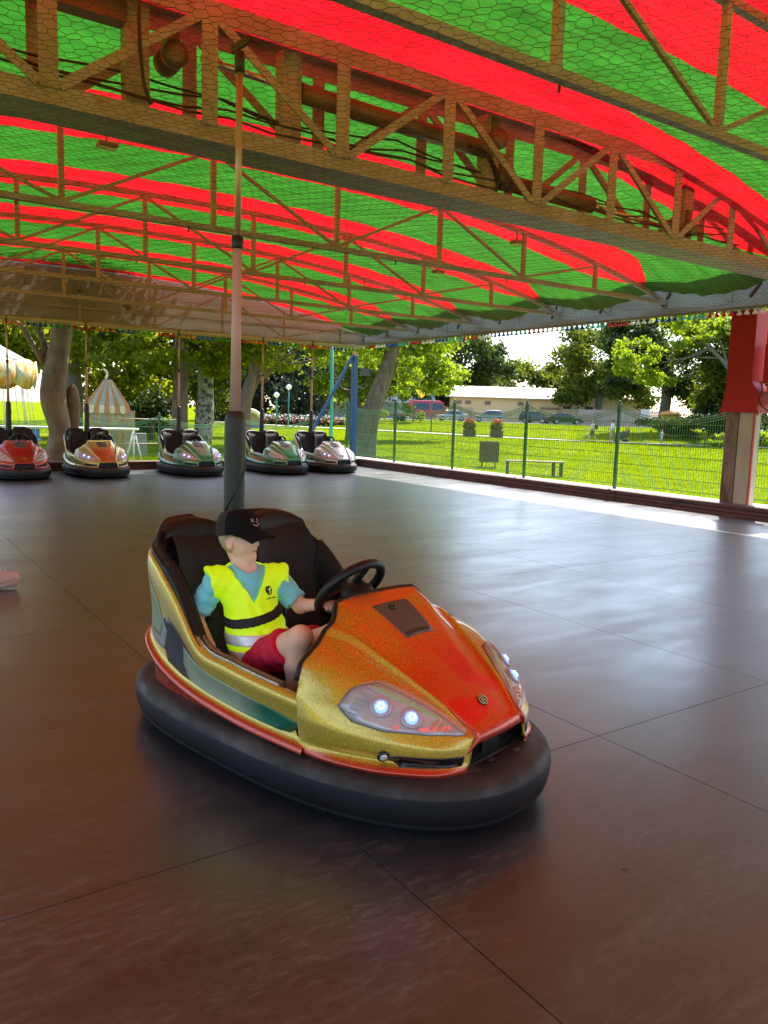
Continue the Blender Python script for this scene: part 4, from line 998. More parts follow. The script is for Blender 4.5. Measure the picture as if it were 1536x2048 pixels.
def palette(k, A, B, Cc, rim, dec, dec2, bez=(.5, .45, .45)):
    return dict(paint=paint_mat('paint_'+k, A, B, Cc, rim), rim=mat('rim_'+k, rim, .3, metal=.45, coat=.6, var=.2, vscale=30), decal=dec, decal2=dec2, bezel=mat('lamp_bezel', (.5, .48, .5), .3, metal=.6))
SG = (.27, .33, .22); GR = (.004, .12, .065)
pal_gold = palette('gold', (.60, .43, .04), (.64, .12, .006), (.72, .014, .003), (.55, .05, .016), decal_fade('decal_sage_green', SG, GR, .02, .20), decal_fade('decal_gold_sage', (.42, .34, .10), SG, -.82, -.58))
pal_red = palette('red', (.42, .05, .02), (.40, .03, .015), (.35, .008, .008), (.40, .03, .015), decal_fade('decal_sage_green', SG, GR, .02, .20), decal_fade('decal_gold_sage', SG, SG, 0, 1))
pal_gold2 = palette('pale_gold', (.50, .42, .12), (.48, .36, .08), (.50, .09, .012), (.48, .30, .06), decal_fade('decal_green_silver', GR, SG, 0, .2), decal_fade('decal_gold_sage', SG, SG, 0, 1))
pal_green = palette('green', (.15, .27, .13), (.07, .22, .10), (.002, .20, .075), (.004, .20, .08), decal_fade('decal_gold_orange', (.5, .35, .1), (.5, .1, .01), 0, .2), decal_fade('decal_gold_sage', SG, SG, 0, 1))
pal_silver = palette('silver', (.38, .36, .31), (.40, .38, .35), (.34, .34, .34), (.30, .29, .27), decal_fade('decal_silver_green', SG, GR, 0, .3), decal_fade('decal_gold_sage', SG, SG, 0, 1))
CARP = (1.784, 2.943, 0); CARR = math.atan2(-.97, .24)
car = make_car('bumper_car', pal_gold, True); car.location = CARP; car.rotation_euler = (0, 0, CARR)
tag(car, 'gold and orange bumper car in the foreground, driven by a boy', 'bumper car', 'bumper cars')
def all_children(o):
    out = []
    for c in [x for x in bpy.data.objects if x.parent == o]: out += [c]+all_children(c)
    return out
swap_by_name = {}
for k in pal_gold: swap_by_name[pal_gold[k].name] = k
def recolour(root, pal, lit):
    for o in all_children(root):
        if o.type != 'MESH': continue
        for i, s in enumerate(o.material_slots):
            nm = s.material.name if s.material else ''
            new = None
            if nm in swap_by_name: new = pal[swap_by_name[nm]]
            elif not lit and nm == 'led_blue': new = led_off
            elif not lit and nm == 'led_core': new = led_off
            if new: s.link = 'OBJECT'; s.material = new
for x, y, rz, pal, lit, lb in ((2.80, 17.05, -90, pal_red, False, 'red bumper car with unlit lamps at the left end of the parked row'), (4.36, 17.08, -90, pal_gold2, True, 'pale gold bumper car with orange hood parked before the thick tree'),
                               (6.40, 17.0, -89, pal_green, True, 'green bumper car with blue lamps lit, parked left of the foreground pole'), (8.50, 16.97, -88, pal_green, False, 'green bumper car with unlit lamps, beside the silver one'),
                               (9.88, 17.0, -89, pal_silver, True, 'silver grey bumper car at the right end of the parked row')):
    c = copy_tree(car); c.location = (x, y, 0); c.rotation_euler = (0, 0, R(rz)); recolour(c, pal, lit); tag(c, lb, 'bumper car', 'bumper cars')

# ================================================================== THE BOY (modelled in the car's frame)
skin = mat('skin_child', (.86, .50, .36), .5, var=.08, vscale=9, col2=(.66, .30, .22), c2scale=7, c2lo=.5, c2hi=.8, spec=.35)
hairm = mat('hair_blond', (.50, .37, .20), .6, var=.25, vscale=60, bump=.5, bscale=220)
shirtm = mat('shirt_blue', (.20, .64, .76), .85, var=.12, vscale=9, bump=.25, bscale=14, sheen=.2)
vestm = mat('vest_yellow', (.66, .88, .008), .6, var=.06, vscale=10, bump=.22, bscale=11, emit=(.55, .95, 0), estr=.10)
reflm = mat('reflective_tape', (.78, .78, .75), .35, var=.1, vscale=30, metal=.2)
shortm = mat('shorts_red', (.62, .006, .04), .8, var=.15, vscale=9, bump=.3, bscale=13)
capm_ = mat('cap_black', (.007, .0065, .007), .85, var=.2, vscale=40, bump=.25, bscale=400, spec=.15)
capmesh = mat('cap_mesh', (.020, .015, .014), .8, var=.25, vscale=300, bump=.6, bscale=500)
LO, HI, HV = (-.60, -.55, .10), (.28, .22, 1.08), .0055
hd = np.array([-.412, -.222, .905]); yaw = R(15)
fx = np.array([math.cos(yaw), math.sin(yaw), 0]); fy = np.array([-math.sin(yaw), math.cos(yaw), 0]); fz = np.array([0, 0, 1.])
tilt = R(7); fx2 = fx*math.cos(tilt)-fz*math.sin(tilt)*-1; fx2 = fx*math.cos(tilt)+fz*math.sin(tilt); fz2 = -fx*math.sin(tilt)+fz*math.cos(tilt); fx, fz = fx2, fz2
HR = np.stack([fx, fy, fz], 1)                      # columns: face forward, left, up
def H(a, l, u): return hd+fx*a+fy*l+fz*u
SHR, SHL = np.array([-.425, -.335, .722]), np.array([-.325, -.085, .715])
ELR, ELL = np.array([-.485, -.415, .565]), np.array([-.205, -.030, .600])
HAR, HAL = np.array([-.36, -.425, .46]), np.array([-.045, -.030, .640])
NK = np.array([-.385, -.212, .765]); CH = np.array([-.365, -.212, .66]); WA = np.array([-.30, -.215, .50]); PE = np.array([-.245, -.215, .385])
HPR, HPL = np.array([-.225, -.275, .375]), np.array([-.21, -.155, .375])
KNR, KNL = np.array([.085, -.292, .565]), np.array([.10, -.115, .545])
ANR, ANL = np.array([.035, -.275, .235]), np.array([.16, -.10, .25])
B = SDF(LO, HI, HV)
B.ell(H(-.006, 0, .022), (.088, .072, .086), HR, k=0)                 # skull
B.ell(H(.022, 0, -.030), (.056, .052, .068), HR, k=.03)               # face
B.ell(H(.052, 0, -.084), (.024, .026, .020), HR, k=.026)              # chin
B.ell(H(.038, .026, -.034), (.026, .022, .024), HR, k=.02).ell(H(.038, -.026, -.034), (.026, .022, .024), HR, k=.02)   # cheeks
B.cap(H(.077, 0, .004), H(.094, 0, -.022), .0075, .0115, k=.010)       # nose
B.ell(H(.079, 0, -.025), (.010, .014, .008), HR, k=.008)
B.ell(H(.069, 0, -.050), (.010, .018, .0050), HR, k=.010).ell(H(.067, 0, -.060), (.010, .015, .0055), HR, k=.010)   # lips
B.ell(H(.080, 0, -.0553), (.012, .017, .0022), HR, k=.003, sub=True)
B.ell(H(.080, .029, .006), (.016, .014, .010), HR, k=.012, sub=True).ell(H(.080, -.029, .006), (.016, .014, .010), HR, k=.012, sub=True)   # eye sockets
for sg in (-1, 1):
    B.ell(H(-.006, sg*.072, -.012), (.020, .008, .028), HR, k=.006)   # ears
    B.ell(H(-.003, sg*.082, -.010), (.010, .006, .016), HR, k=.005, sub=True)
    B.ell(H(.0655, sg*.029, .005), (.011, .011, .0085), HR, k=.004)
B.cap(H(-.046, 0, -.04), NK+np.array([-.012, 0, 0]), .032, .038, k=.014)
B.cap(SHR, SHL, .052, .052, k=.03); B.cap(NK, CH, .05, .085, k=.04); B.cap(CH, WA, .095, .088, k=.04); B.cap(WA, PE, .088, .095, k=.04)
for S_, E_, H_ in ((SHR, ELR, HAR), (SHL, ELL, HAL)):
    B.cap(S_, E_, .043, .034, k=.025); B.cap(E_, H_, .033, .0225, k=.018)
for P_, K_, A_ in ((HPR, KNR, ANR), (HPL, KNL, ANL)):
    B.cap(P_, K_, .074, .050, k=.03); B.cap(K_, (K_+A_)/2+np.array([-.012, 0, .03]), .047, .045, k=.02); B.cap((K_+A_)/2+np.array([-.012, 0, .03]), A_, .045, .031, k=.02)
    B.cap(A_, A_+np.array([.10, 0, -.055]), .03, .026, k=.02)
# left hand closed round the wheel rim, right hand resting
for W, d, up, gr in ((HAL, np.array([.80, -.25, .35]), np.array([-.35, 0, .9]), True), (HAR, np.array([.75, -.1, -.6]), np.array([.4, -.4, .8]), False)):
    d = d/np.linalg.norm(d); sd = np.cross(up, d); sd /= np.linalg.norm(sd); up = np.cross(d, sd)
    B.cap(W, W+d*.038, .019, .021, k=.012); pal_ = W+d*.042
    for q, (o, ln) in enumerate(((-.024, .036), (-.008, .042), (.008, .040), (.023, .032))):
        k0 = pal_+sd*o; k1 = k0+d*ln*.5-up*.006; k2 = k1+(d*.15-up*.95)*ln*.55 if gr else k1+(d*.8-up*.5)*ln*.5; k3 = k2+(-d*.8-up*.35)*ln*.4 if gr else k2+(d*.5-up*.8)*ln*.35
        B.cap(k0, k1, .0085, .008, k=.006).cap(k1, k2, .008, .0075, k=.003).cap(k2, k3, .0072, .0065, k=.003)
    t0 = W+d*.018-sd*.020; B.cap(t0, t0+d*.022-sd*.014-up*.006, .0095, .0085, k=.008).cap(t0+d*.022-sd*.014-up*.006, t0+d*.036-sd*.004-up*.020, .008, .007, k=.003)
boy = B.build('person', skin); boy.location = CARP; boy.rotation_euler = (0, 0, CARR)
tag(boy, 'boy in black cap, yellow safety vest and red shorts steering the foreground bumper car', 'person')
ml = [H(.0765, l_, -.0553-.0012*abs(l_)/.01) for l_ in np.linspace(-.016, .016, 9)]
MB().tube(ml, [.0008, .0018, .0022, .0024, .0022, .0024, .0022, .0018, .0008], 6).build('lips', mat('lip_line', (.30, .10, .08), .5), boy)
for sg in (-1, 1):
    MB().tube([H(.0745, sg*l_, .004-.10*(l_-.029)**2/.01) for l_ in np.linspace(.018, .040, 7)], [.0006, .0014, .0018, .0018, .0018, .0014, .0006], 5).build('eyelashes', mat('lash_brown', (.10, .06, .04), .6), boy)
# hair
Hh = SDF((-.52, -.33, .80), (-.28, -.08, 1.02), .005)
Hh.ell(H(-.012, 0, .020), (.090, .078, .090), HR, k=0); Hh.cut(H(.03, 0, -.012), fx*1.0-fz*.35); Hh.cut(H(0, 0, -.060), -fz)
for sg in (-1, 1): Hh.ell(H(.012, sg*.075, -.018), (.028, .024, .038), HR, k=.004, sub=True)
Hh.build('hair', hairm, boy)
# T-shirt
T = SDF(LO, HI, HV)
g0 = np.stack(np.meshgrid(*T.ax, indexing='ij'), -1)
T.cap(SHR, SHL, .060, .060, k=0); T.cap(NK-fz*.01, CH, .062, .094, k=.04); T.cap(CH, WA, .104, .100, k=.04); T.cap(WA, PE, .100, .108, k=.04)
for S_, E_ in ((SHR, ELR), (SHL, ELL)): T.cap(S_, S_+(E_-S_)*.78, .054, .056, k=.025)
T.ell(NK+np.array([.03, -.01, .035]), (.058, .056, .045), None, k=.006, sub=True)
for S_, E_ in ((SHR, ELR), (SHL, ELL)):
    d = (E_-S_)/np.linalg.norm(E_-S_)
    cutp = S_+(E_-S_)*.82; g_ = np.stack(np.meshgrid(*T.ax, indexing='ij'), -1); near = np.linalg.norm(g_-cutp, axis=-1) < .11
    dd = (g_-cutp)@d; T.F = np.where(near & (dd > -.02), np.maximum(T.F, dd), T.F)
T.F = T.F+.0028*(np.sin(g0[..., 2]*110+g0[..., 0]*70)+np.sin(g0[..., 1]*90-g0[..., 2]*60))
T.build('t_shirt', shirtm, boy)
# collar band
cr_ = [NK+np.array([.022, -.005, .004])+np.array([.062*math.cos(a), .060*math.sin(a), -.020*math.cos(a)]) for a in np.linspace(0, 2*math.pi, 29)[:-1]]
# safety vest: V neck, wide shoulders, hangs to the thighs
torso_f = np.cross(SHL-SHR, [0, 0, 1.]); torso_f /= np.linalg.norm(torso_f); torso_l = np.cross([0, 0, 1.], torso_f)
Vv = SDF(LO, HI, HV)
Vv.cap(SHR+torso_l*-.030, SHL+torso_l*.030, .070, .070, k=0); Vv.cap(NK-fz*.005, CH, .070, .104, k=.04); Vv.cap(CH, WA, .116, .122, k=.04); Vv.cap(WA, PE, .122, .140, k=.04)
Vv.cap(PE+np.array([.02, 0, .0]), PE+np.array([.10, 0, .005]), .118, .105, k=.05)
g_ = np.stack(np.meshgrid(*Vv.ax, indexing='ij'), -1)
zz = g_[..., 2]; lat = (g_-CH)@torso_l; fr = (g_-CH)@torso_f
vneck = (np.abs(lat+.004)-(zz-.640)*.42)                       # opening widens upwards
open_ = np.where((zz > .640) & (fr > -.02), np.maximum(.012-vneck*1.0, -1)*1.0, -1)
Vv.F = np.maximum(Vv.F, np.where(fr > -.045, -(np.abs(lat+.004)-np.maximum(0, (zz-.635))*.62)*np.where(zz > .635, 1, -1)*1.0, -1)*np.where(zz > .635, 1, 0)+np.where(zz > .635, 0, -1))
nk = np.linalg.norm((g_-(NK+np.array([-.005, 0, .03])))/np.array([.064, .064, .075]), axis=-1)-1; Vv.F = np.maximum(Vv.F, -nk*.06)
Vv.F = np.maximum(Vv.F, np.abs(lat)-(.148+.20*np.clip(zz-.60, 0, .2)))                       # arm holes
Vv.F = np.maximum(Vv.F, (.385+.10*np.clip(g_[..., 0]+.1, -1, .2)*0)-zz-.06*np.clip(g_[..., 0]+.26, 0, .2))
Vv.F = np.maximum(Vv.F, np.where(g_[..., 0] > -.13, .435-zz, -1))
smoothF = Vv.F.copy()
wr_ = np.sin(zz*95+lat*60+1.2*np.sin(lat*40))*np.clip((.66-zz)*8, .25, 1)+.8*np.sin(lat*120-zz*35+2*np.sin(zz*30))
Vv.F = Vv.F-.004+.0030*wr_
Vv.build('safety_vest', vestm, boy)
vest_o = [o for o in bpy.data.objects if o.name.startswith('safety_vest')][-1]
# reflective bands: slices of the vest, a little proud
def band(zc, hw_, slope, off=.004):
    S2 = SDF(LO, HI, HV); S2.F = smoothF-off-.0065
    c = (zz-zc-slope*(g_[..., 0]+.25)); S2.F = np.maximum(S2.F, np.abs(c)-hw_); S2.F = np.maximum(S2.F, .02-fr-.03)
    S2.build('reflective_tape', reflm, vest_o)
band(.487, .024, .10); band(.418, .022, .10)
MB().tube([CH+torso_f*.122+torso_l*-.004+np.array([0, 0, -.02]), CH+torso_f*.135+np.array([.02, 0, -.10]), WA+torso_f*.135, PE+torso_f*.165+np.array([0, 0, .03])], .003, 5).build('zip', vestm, vest_o)
# printed emblem on the left breast
em = CH+torso_f*.102+torso_l*.062+np.array([0, 0, .030]); en = (torso_f+torso_l*.42+np.array([0, 0, .25])); en /= np.linalg.norm(en)
ex = np.cross([0, 0, 1.], en); ex /= np.linalg.norm(ex); ey = np.cross(en, ex)
def em_pt(u, v, o=0.0): return em+ex*u+ey*v+en*(.0125+o)
pk = mat('print_black', (.012, .012, .012), .6)
MB().poly([em_pt(.014*math.cos(a), .021*math.sin(a)) for a in np.linspace(0, 6.283, 22)[:-1]]).prism([em_pt(.014*math.cos(a), .021*math.sin(a), -.012) for a in np.linspace(0, 6.283, 22)[:-1]], en*.0118).build('printed_emblem', pk, vest_o)
MB().tube([em_pt(-.003, -.016, .002), em_pt(.002, -.004, .002), em_pt(-.002, .006, .002), em_pt(.004, .013, .002)], .0022, 5).tube([em_pt(-.009, .006, .002), em_pt(-.002, .004, .002), em_pt(.006, .008, .002)], .0018, 5).build('emblem_mark', vestm, vest_o)
m = MB()
for q in range(7): m.bar(em_pt(-.024+.0085*q, -.036, .0), em_pt(-.020+.0085*q, -.036+.003*(q % 3), .0), .0022, .008 if q % 2 else .006, en)
m.build('printed_lettering', pk, vest_o)
# shorts
Sh = SDF(LO, HI, HV); Sh.cap(PE, PE+np.array([.03, 0, 0]), .104, .100, k=0)
for P_, K_ in ((HPR, KNR), (HPL, KNL)): Sh.cap(P_, P_+(K_-P_)*.70, .088, .078, k=.02)
for P_, K_ in ((HPR, KNR), (HPL, KNL)):
    d = (K_-P_)/np.linalg.norm(K_-P_); c0 = P_+(K_-P_)*.72; dd = (g_-c0)@d; near = np.linalg.norm(g_-c0, axis=-1) < .13; Sh.F = np.where(near & (dd > -.02), np.maximum(Sh.F, dd), Sh.F)
Sh.F = Sh.F+.003*(np.sin(g_[..., 0]*80+g_[..., 2]*50)+np.sin(g_[..., 1]*95-g_[..., 0]*40))
Sh.build('shorts', shortm, boy)
# shoes (inside the car, hardly seen)
for A_, q in ((ANR, 0), (ANL, 1)):
    S3 = SDF(A_-np.array([.08, .07, .13]), A_+np.array([.2, .07, .06]), .007); S3.cap(A_+np.array([0, 0, -.02]), A_+np.array([.11, 0, -.062]), .040, .034, k=0).cut(A_+np.array([0, 0, -.09]), (-.2, 0, -1)); S3.build('shoe', mat('shoe_dark', (.05, .05, .055), .6), boy)
# cap
cp_ = []; 
for i in range(13):
    a = i/12*1.5708; row = []
    for j in range(40):
        b_ = j/40*2*math.pi; rx = .108*max(0, math.cos(a))**.50; ry = .093*max(0, math.cos(a))**.50
        sq = 1+.03*math.cos(b_)*(1 if a < .9 else .5)
        row.append(H(-.006+rx*math.cos(b_)*sq, ry*math.sin(b_), .030+.108*math.sin(a)**.9+.004*math.cos(b_)*(1-i/12)))
    row.append(row[0]); cp_.append(row)
nfr = []
for i in range(12):
    for j in range(40):
        b_ = (j+.5)/40*2*math.pi; nfr.append(0 if math.cos(b_) > .05 else 1)
capo = grid_obj('cap', cp_, capm_, boy, mats=[capm_, capmesh], mi=nfr)
br = []
for i in range(9):
    f_ = i/8; row = []
    for j in range(21):
        g2 = (j-10)/10; ang = g2*1.25; base = H(-.006+.108*math.cos(ang), .093*math.sin(ang), .034)
        tip = H(.098+.078*math.cos(g2*1.2), .084*math.sin(ang)*1.02, .008); p_ = base*(1-f_)+tip*f_
        p_ = p_+fz*(-.022*g2*g2*(.3+.7*f_)+.006*math.sin(f_*3.1)); row.append(p_)
    br.append(row)
bo_ = grid_obj('brim', br, capm_, capo); bo_.modifiers.new('t', 'SOLIDIFY').thickness = .004
MB().lathe([(.009, 0), (.007, .004), (.001, .006)], H(-.006, 0, .1335), 10, fz).build('cap_button', capm_, capo)
# embroidered face on the cap front
emb = mat('embroidery_pink', (.72, .42, .42), .7)
def cap_pt(l, u):
    b_ = math.asin(max(-1, min(1, l/.086))); a = math.asin(min(1, max(0, (u-.030)/.108))**(1/.9)); r_ = math.cos(a)**.50
    sq = 1+.03*math.cos(b_)
    return H(-.006+.108*r_*math.cos(b_)*sq+.0025, .093*r_*math.sin(b_)*1.02, u+.006)
m = MB(); c0 = -.020
m.tube([cap_pt(c0-.009, .088), cap_pt(c0+.003, .074)], .0016, 5).tube([cap_pt(c0+.003, .088), cap_pt(c0-.009, .074)], .0016, 5)
m.tube([cap_pt(c0+.026, .088), cap_pt(c0+.024, .081), cap_pt(c0+.026, .074)], .0015, 5).tube([cap_pt(c0+.012, .072), cap_pt(c0+.017, .069), cap_pt(c0+.022, .071)], .0014, 5)
m.tube([cap_pt(c0-.002, .063), cap_pt(c0+.006, .057), cap_pt(c0+.016, .055), cap_pt(c0+.026, .058), cap_pt(c0+.032, .064)], .0022, 5)
m.build('embroidered_face', emb, capo)
# lap belt of the car, across the boy
S2 = SDF(LO, HI, HV); S2.F = smoothF-.012; S2.F = np.maximum(S2.F, np.abs(zz-.575-.22*lat)-.019); S2.F = np.maximum(S2.F, -.02-fr)
be = S2.build('seat_belt', mat('belt_webbing', (.014, .012, .012), .7, bump=.3, bscale=300), car)
MB().tube([(-.47, -.345, .545), (-.52, -.40, .42)], .016, 6).build('belt_end', plastic, be)
MB().tube([(-.33, -.03, .60), (-.40, .04, .42)], .016, 6).build('belt_end', plastic, be)

# ================================================================== PARK FURNITURE
wood_d = mat('bin_wood', (.11, .055, .028), .7, var=.25, vscale=6, bump=.2); metal_d = mat('park_metal', (.05, .05, .045), .5)
def gz(x, y): return ground_z(x, y)
t = empty('litter_bin', (19.3, 21.4, gz(19.3, 21.4)), R(-38), 'square brown slatted litter bin standing on the lawn', 'litter bin')
MB().box((-.28, -.24, .24), (.28, .24, .92)).build('liner', metal_d, t)
for sd in (-1, 1):
    for k in range(8): MB().box((-.31+k*.08, sd*.26-.012, .20), (-.31+k*.08+.066, sd*.26+.012, .95)).build('slat', wood_d, t)
    for k in range(7): MB().box((sd*.325-.012, -.23+k*.068, .20), (sd*.325+.012, -.23+k*.068+.056, .95)).build('slat', wood_d, t)
    MB().box((sd*.24-.02, -.02, 0), (sd*.24+.02, .02, .24)).build('leg', metal_d, t)
t = empty('park_bench', (18.35, 18.15, gz(18.3, 18.1)), R(-38), 'long backless bench with dark frame on the lawn behind the fence', 'bench')
for k in range(4): MB().box((-.92, -.20+k*.105, .45), (.92, -.20+k*.105+.092, .49)).build('slat', mat('bench_wood', (.20, .13, .075), .6, var=.2), t)
for x in (-.86, .62, .86): MB().box((x-.03, -.19, 0), (x+.03, -.13, .448)).box((x-.03, .13, 0), (x+.03, .19, .448)).box((x-.03, -.13, .40), (x+.03, .13, .448)).build('leg', metal_d, t)
# planters
leafp = mat('planter_leaf', (.16, .13, .03), .6, var=.4, vscale=5, trans=((1.4, 1.3, .8), .4)); flr = mat('planter_flower', (.55, .06, .02), .6, var=.4, vscale=9, trans=((1.2, 1, 1), .3))
def leaf_cloud(n, cen, rad, size, seed, squash=1.0, clump=0, surf=.5):
    rg = np.random.default_rng(seed)
    d = rg.normal(0, 1, (n, 3)); d /= np.linalg.norm(d, axis=1)[:, None]; r = rg.uniform(surf**3, 1, n)**(1/3)
    P = d*r[:, None]*np.array(rad)
    if clump:
        cd = rg.normal(0, 1, (clump, 3)); cd /= np.linalg.norm(cd, axis=1)[:, None]; cr_ = rg.uniform(.35, 1, clump)**.6
        cc = cd*cr_[:, None]*np.array(rad); P = cc[rg.integers(0, clump, n)]+rg.normal(0, 1, (n, 3))*np.array(rad)*.15*np.array([1, 1, .75])
    P = P+np.array(cen); u = rg.normal(0, 1, (n, 3)); u /= np.linalg.norm(u, axis=1)[:, None]; nr = rg.normal(0, 1, (n, 3))+np.array([0, 0, .7]); v = np.cross(nr, u); v /= np.linalg.norm(v, axis=1)[:, None]
    s = size*rg.uniform(.6, 1.35, n)[:, None]; V = np.empty((n, 4, 3)); V[:, 0] = P-u*s*.62; V[:, 1] = P+v*s*.42-u*s*.05; V[:, 2] = P+u*s*.62; V[:, 3] = P-v*s*.42-u*s*.05
    return V.reshape(-1, 3), np.arange(n*4).reshape(-1, 4)
def cloud_obj(name, parts, m, parent):
    Vs, Fs, o = [], [], 0
    for V, F in parts: Vs.append(V); Fs.append(F+o); o += len(V)
    return np_mesh(name, np.vstack(Vs), np.vstack(Fs), m, parent)
for (x, y), lb in (((43.9, 51.3), 'square planter box of reddish flowers by the path, left of two'), ((45.8, 50.0), 'square planter box of reddish flowers by the path, right of two')):
    t = empty('flower_planter', (x, y, gz(x, y)), R(-35), lb, 'planter', 'flower planters')
    MB().box((-.5, -.5, 0), (.5, .5, .62)).build('box', wood_d, t)
    for k in range(3): MB().box((-.53, -.53, .03+k*.2), (.53, -.505, .2+k*.2)).box((.505, -.53, .03+k*.2), (.53, .53, .2+k*.2)).build('board', wood_d, t)
    cloud_obj('leaves', [leaf_cloud(500, (0, 0, .95), (.55, .55, .5), .16, int(x*10))], leafp, t); cloud_obj('flowers', [leaf_cloud(160, (0, 0, 1.2), (.45, .45, .45), .13, int(x*11))], flr, t)
# lamp posts
lampg = mat('lamp_globe', (.85, .66, .22), .3, trans=((1.2, 1.1, .9), .5)); lpole = mat('lamp_pole_green', (.03, .16, .11), .5)
t = empty('street_lamp', (46.9, 60.5, gz(46.9, 60.5)), 0, 'thin lamp post with yellow globe beside the path', 'lamp post')
MB().tube([(0, 0, 0), (0, 0, 4.6)], [.06, .045], 8).bar((0, 0, 3.2), (-.9, .5, 3.25), .05, .05).build('pole', lpole, t); MB().lathe([(.06, -.42), (.33, -.2), (.42, .05), (.33, .3), (.05, .42)], (-.9, .5, 3.75), 14).build('globe', lampg, t)
for x, y, h_, lb in ((39.5, 76, 4.0, 'taller white globe lamp far behind the lawn'), (37.8, 75.5, 3.1, 'shorter white globe lamp far behind the lawn')):
    t = empty('street_lamp', (x, y, gz(x, y)), 0, lb, 'lamp post'); MB().tube([(0, 0, 0), (0, 0, h_)], .08, 8).build('pole', lpole, t)
    MB().lathe([(.06, -.3), (.28, -.1), (.3, .12), (.05, .32)], (0, 0, h_+.2), 12).build('globe', mat('globe_white', (.8, .8, .74), .3), t)
t = empty('lamp_mast', (12.6, 21.35, gz(12.6, 21.3)), 0, 'slim turquoise green mast with hanging cables near the leaning tree', 'mast')
tq = mat('mast_turquoise', (.06, .34, .24), .5)
MB().tube([(0, 0, 0), (0, 0, 1.9), (-.03, 0, 4.6)], [.07, .055, .045], 10).build('pole', tq, t)
MB().tube([spline([(.0, 0, 3.5), (.15, -.1, 2.75), (.45, -.3, 2.55), (.8, -.6, 2.75), (1.0, -.8, 3.2)], q) for q in np.linspace(0, 4, 16)], .014, 5).tube([spline([(.6, -.5, 3.3), (.5, -.45, 2.9), (.75, -.6, 2.6), (.95, -.75, 2.9), (.9, -.7, 3.3)], q) for q in np.linspace(0, 4, 16)], .012, 5).build('cable', dark, t)
MB().box((.72, -.66, 3.0), (.98, -.50, 3.22)).build('junction_box', metal_d, t)

# ================================================================== BUILDING
wall = mat('tan_render', (.76, .53, .30), .85, var=.08, vscale=.5, bump=.1); wall2 = mat('cream_render', (.76, .60, .40), .85, var=.08, vscale=.5)
roofm = mat('roof_tin', (.50, .42, .35), .6, var=.12, vscale=.7); roofw = mat('roof_edge', (.60, .52, .42), .6); win = mat('vent_dark', (.07, .055, .045), .4); frm = mat('vent_frame', (.50, .38, .26), .6)
A_ = np.array([76.2, 94.2]); B_ = np.array([98.8, 78.4]); dr = (B_-A_)/np.linalg.norm(B_-A_); ang = math.atan2(dr[1], dr[0]); LEN = np.linalg.norm(B_-A_)
bd = empty('flat_building', (A_[0], A_[1], .40), ang, 'long low tan building with a pitched pale roof behind the parked cars', 'building')
W1 = 17.0
MB().box((.7, 0, -.6), (W1-.3, 7, 3.78)).build('wall', wall, bd)
MB().box((W1-.3, .5, -.6), (LEN+3, 7, 3.6)).build('annex_wall', wall2, bd)
rf = MB().add([(0, -.8, 3.75), (W1, -.8, 3.75), (W1, 3.5, 5.45), (.9, 3.5, 5.45), (0, -.8, 3.6), (W1, -.8, 3.6), (W1, 7.6, 3.75), (0, 7.6, 3.75)], [(0, 1, 2, 3), (4, 5, 1, 0), (0, 3, 7), (3, 2, 6, 7), (1, 5, 6, 2), (4, 0, 7)]).build('roof', roofm, bd)
for k in range(11): MB().bar((.5+k*1.6, -.8, 3.78), (.9+k*1.6, 3.5, 5.48), .08, .06).build('roof_seam', roofw, rf)
for k in range(3): MB().bar((.25+.2*k, .3+1.1*k, 4.2+.43*k), (W1, .3+1.1*k, 4.2+.43*k), .05, .05).build('roof_batten', roofw, rf)
MB().box((W1-.3, .1, 3.62), (LEN+3.3, 7.3, 4.1)).build('annex_roof', roofw, bd)
for x in (1.6, 3.0, 6.0, 11.0):
    o = MB().box((x-.5, -.06, 2.55), (x+.5, -.005, 3.2)).build('window', frm, bd)
    for k in range(4): MB().box((x-.4, -.10, 2.63+k*.13), (x+.4, -.062, 2.70+k*.13)).build('louvre', win, o)
for x in (1.75, 3.2): MB().box((x-.55, -.05, -.4), (x+.55, -.004, 2.2)).build('door', mat('door_tan', (.56, .38, .22), .7), bd)
MB().tube([(11.9, -.1, 3.6), (12.4, -.12, 3.2), (12.5, -.12, -.3)], .06, 6).build('downpipe', roofw, bd)
MB().box((14.0, -.06, 2.1), (17.0, -.004, 2.45)).build('sign_band', mat('sign_brown', (.33, .2, .13), .7), bd)
for x in (18.2, 21.6): MB().box((x-.6, .44, 2.3), (x+.6, .495, 2.75)).build('window', win, bd)
# slatted screen fence to the right of the cars
sf = empty('slat_fence', (84.6, 78.6, .45), ang, 'pinkish horizontal board fence to the right of the parked cars', 'fence')
slm = mat('screen_board', (.46, .34, .27), .8, var=.1)
for k in range(10): MB().box((2.2, 0, .05+k*.215), (16.5, .04, .23+k*.215)).build('board', slm, sf)
for k in range(7): MB().box((2.2+k*2.3, -.06, 0), (2.34+k*2.3, -.004, 2.3)).build('post', slm, sf)
MB().box((11.0, -.1, 0), (12.3, -.065, 2.45)).build('gate', mat('gate_pale', (.6, .56, .5), .6), sf)
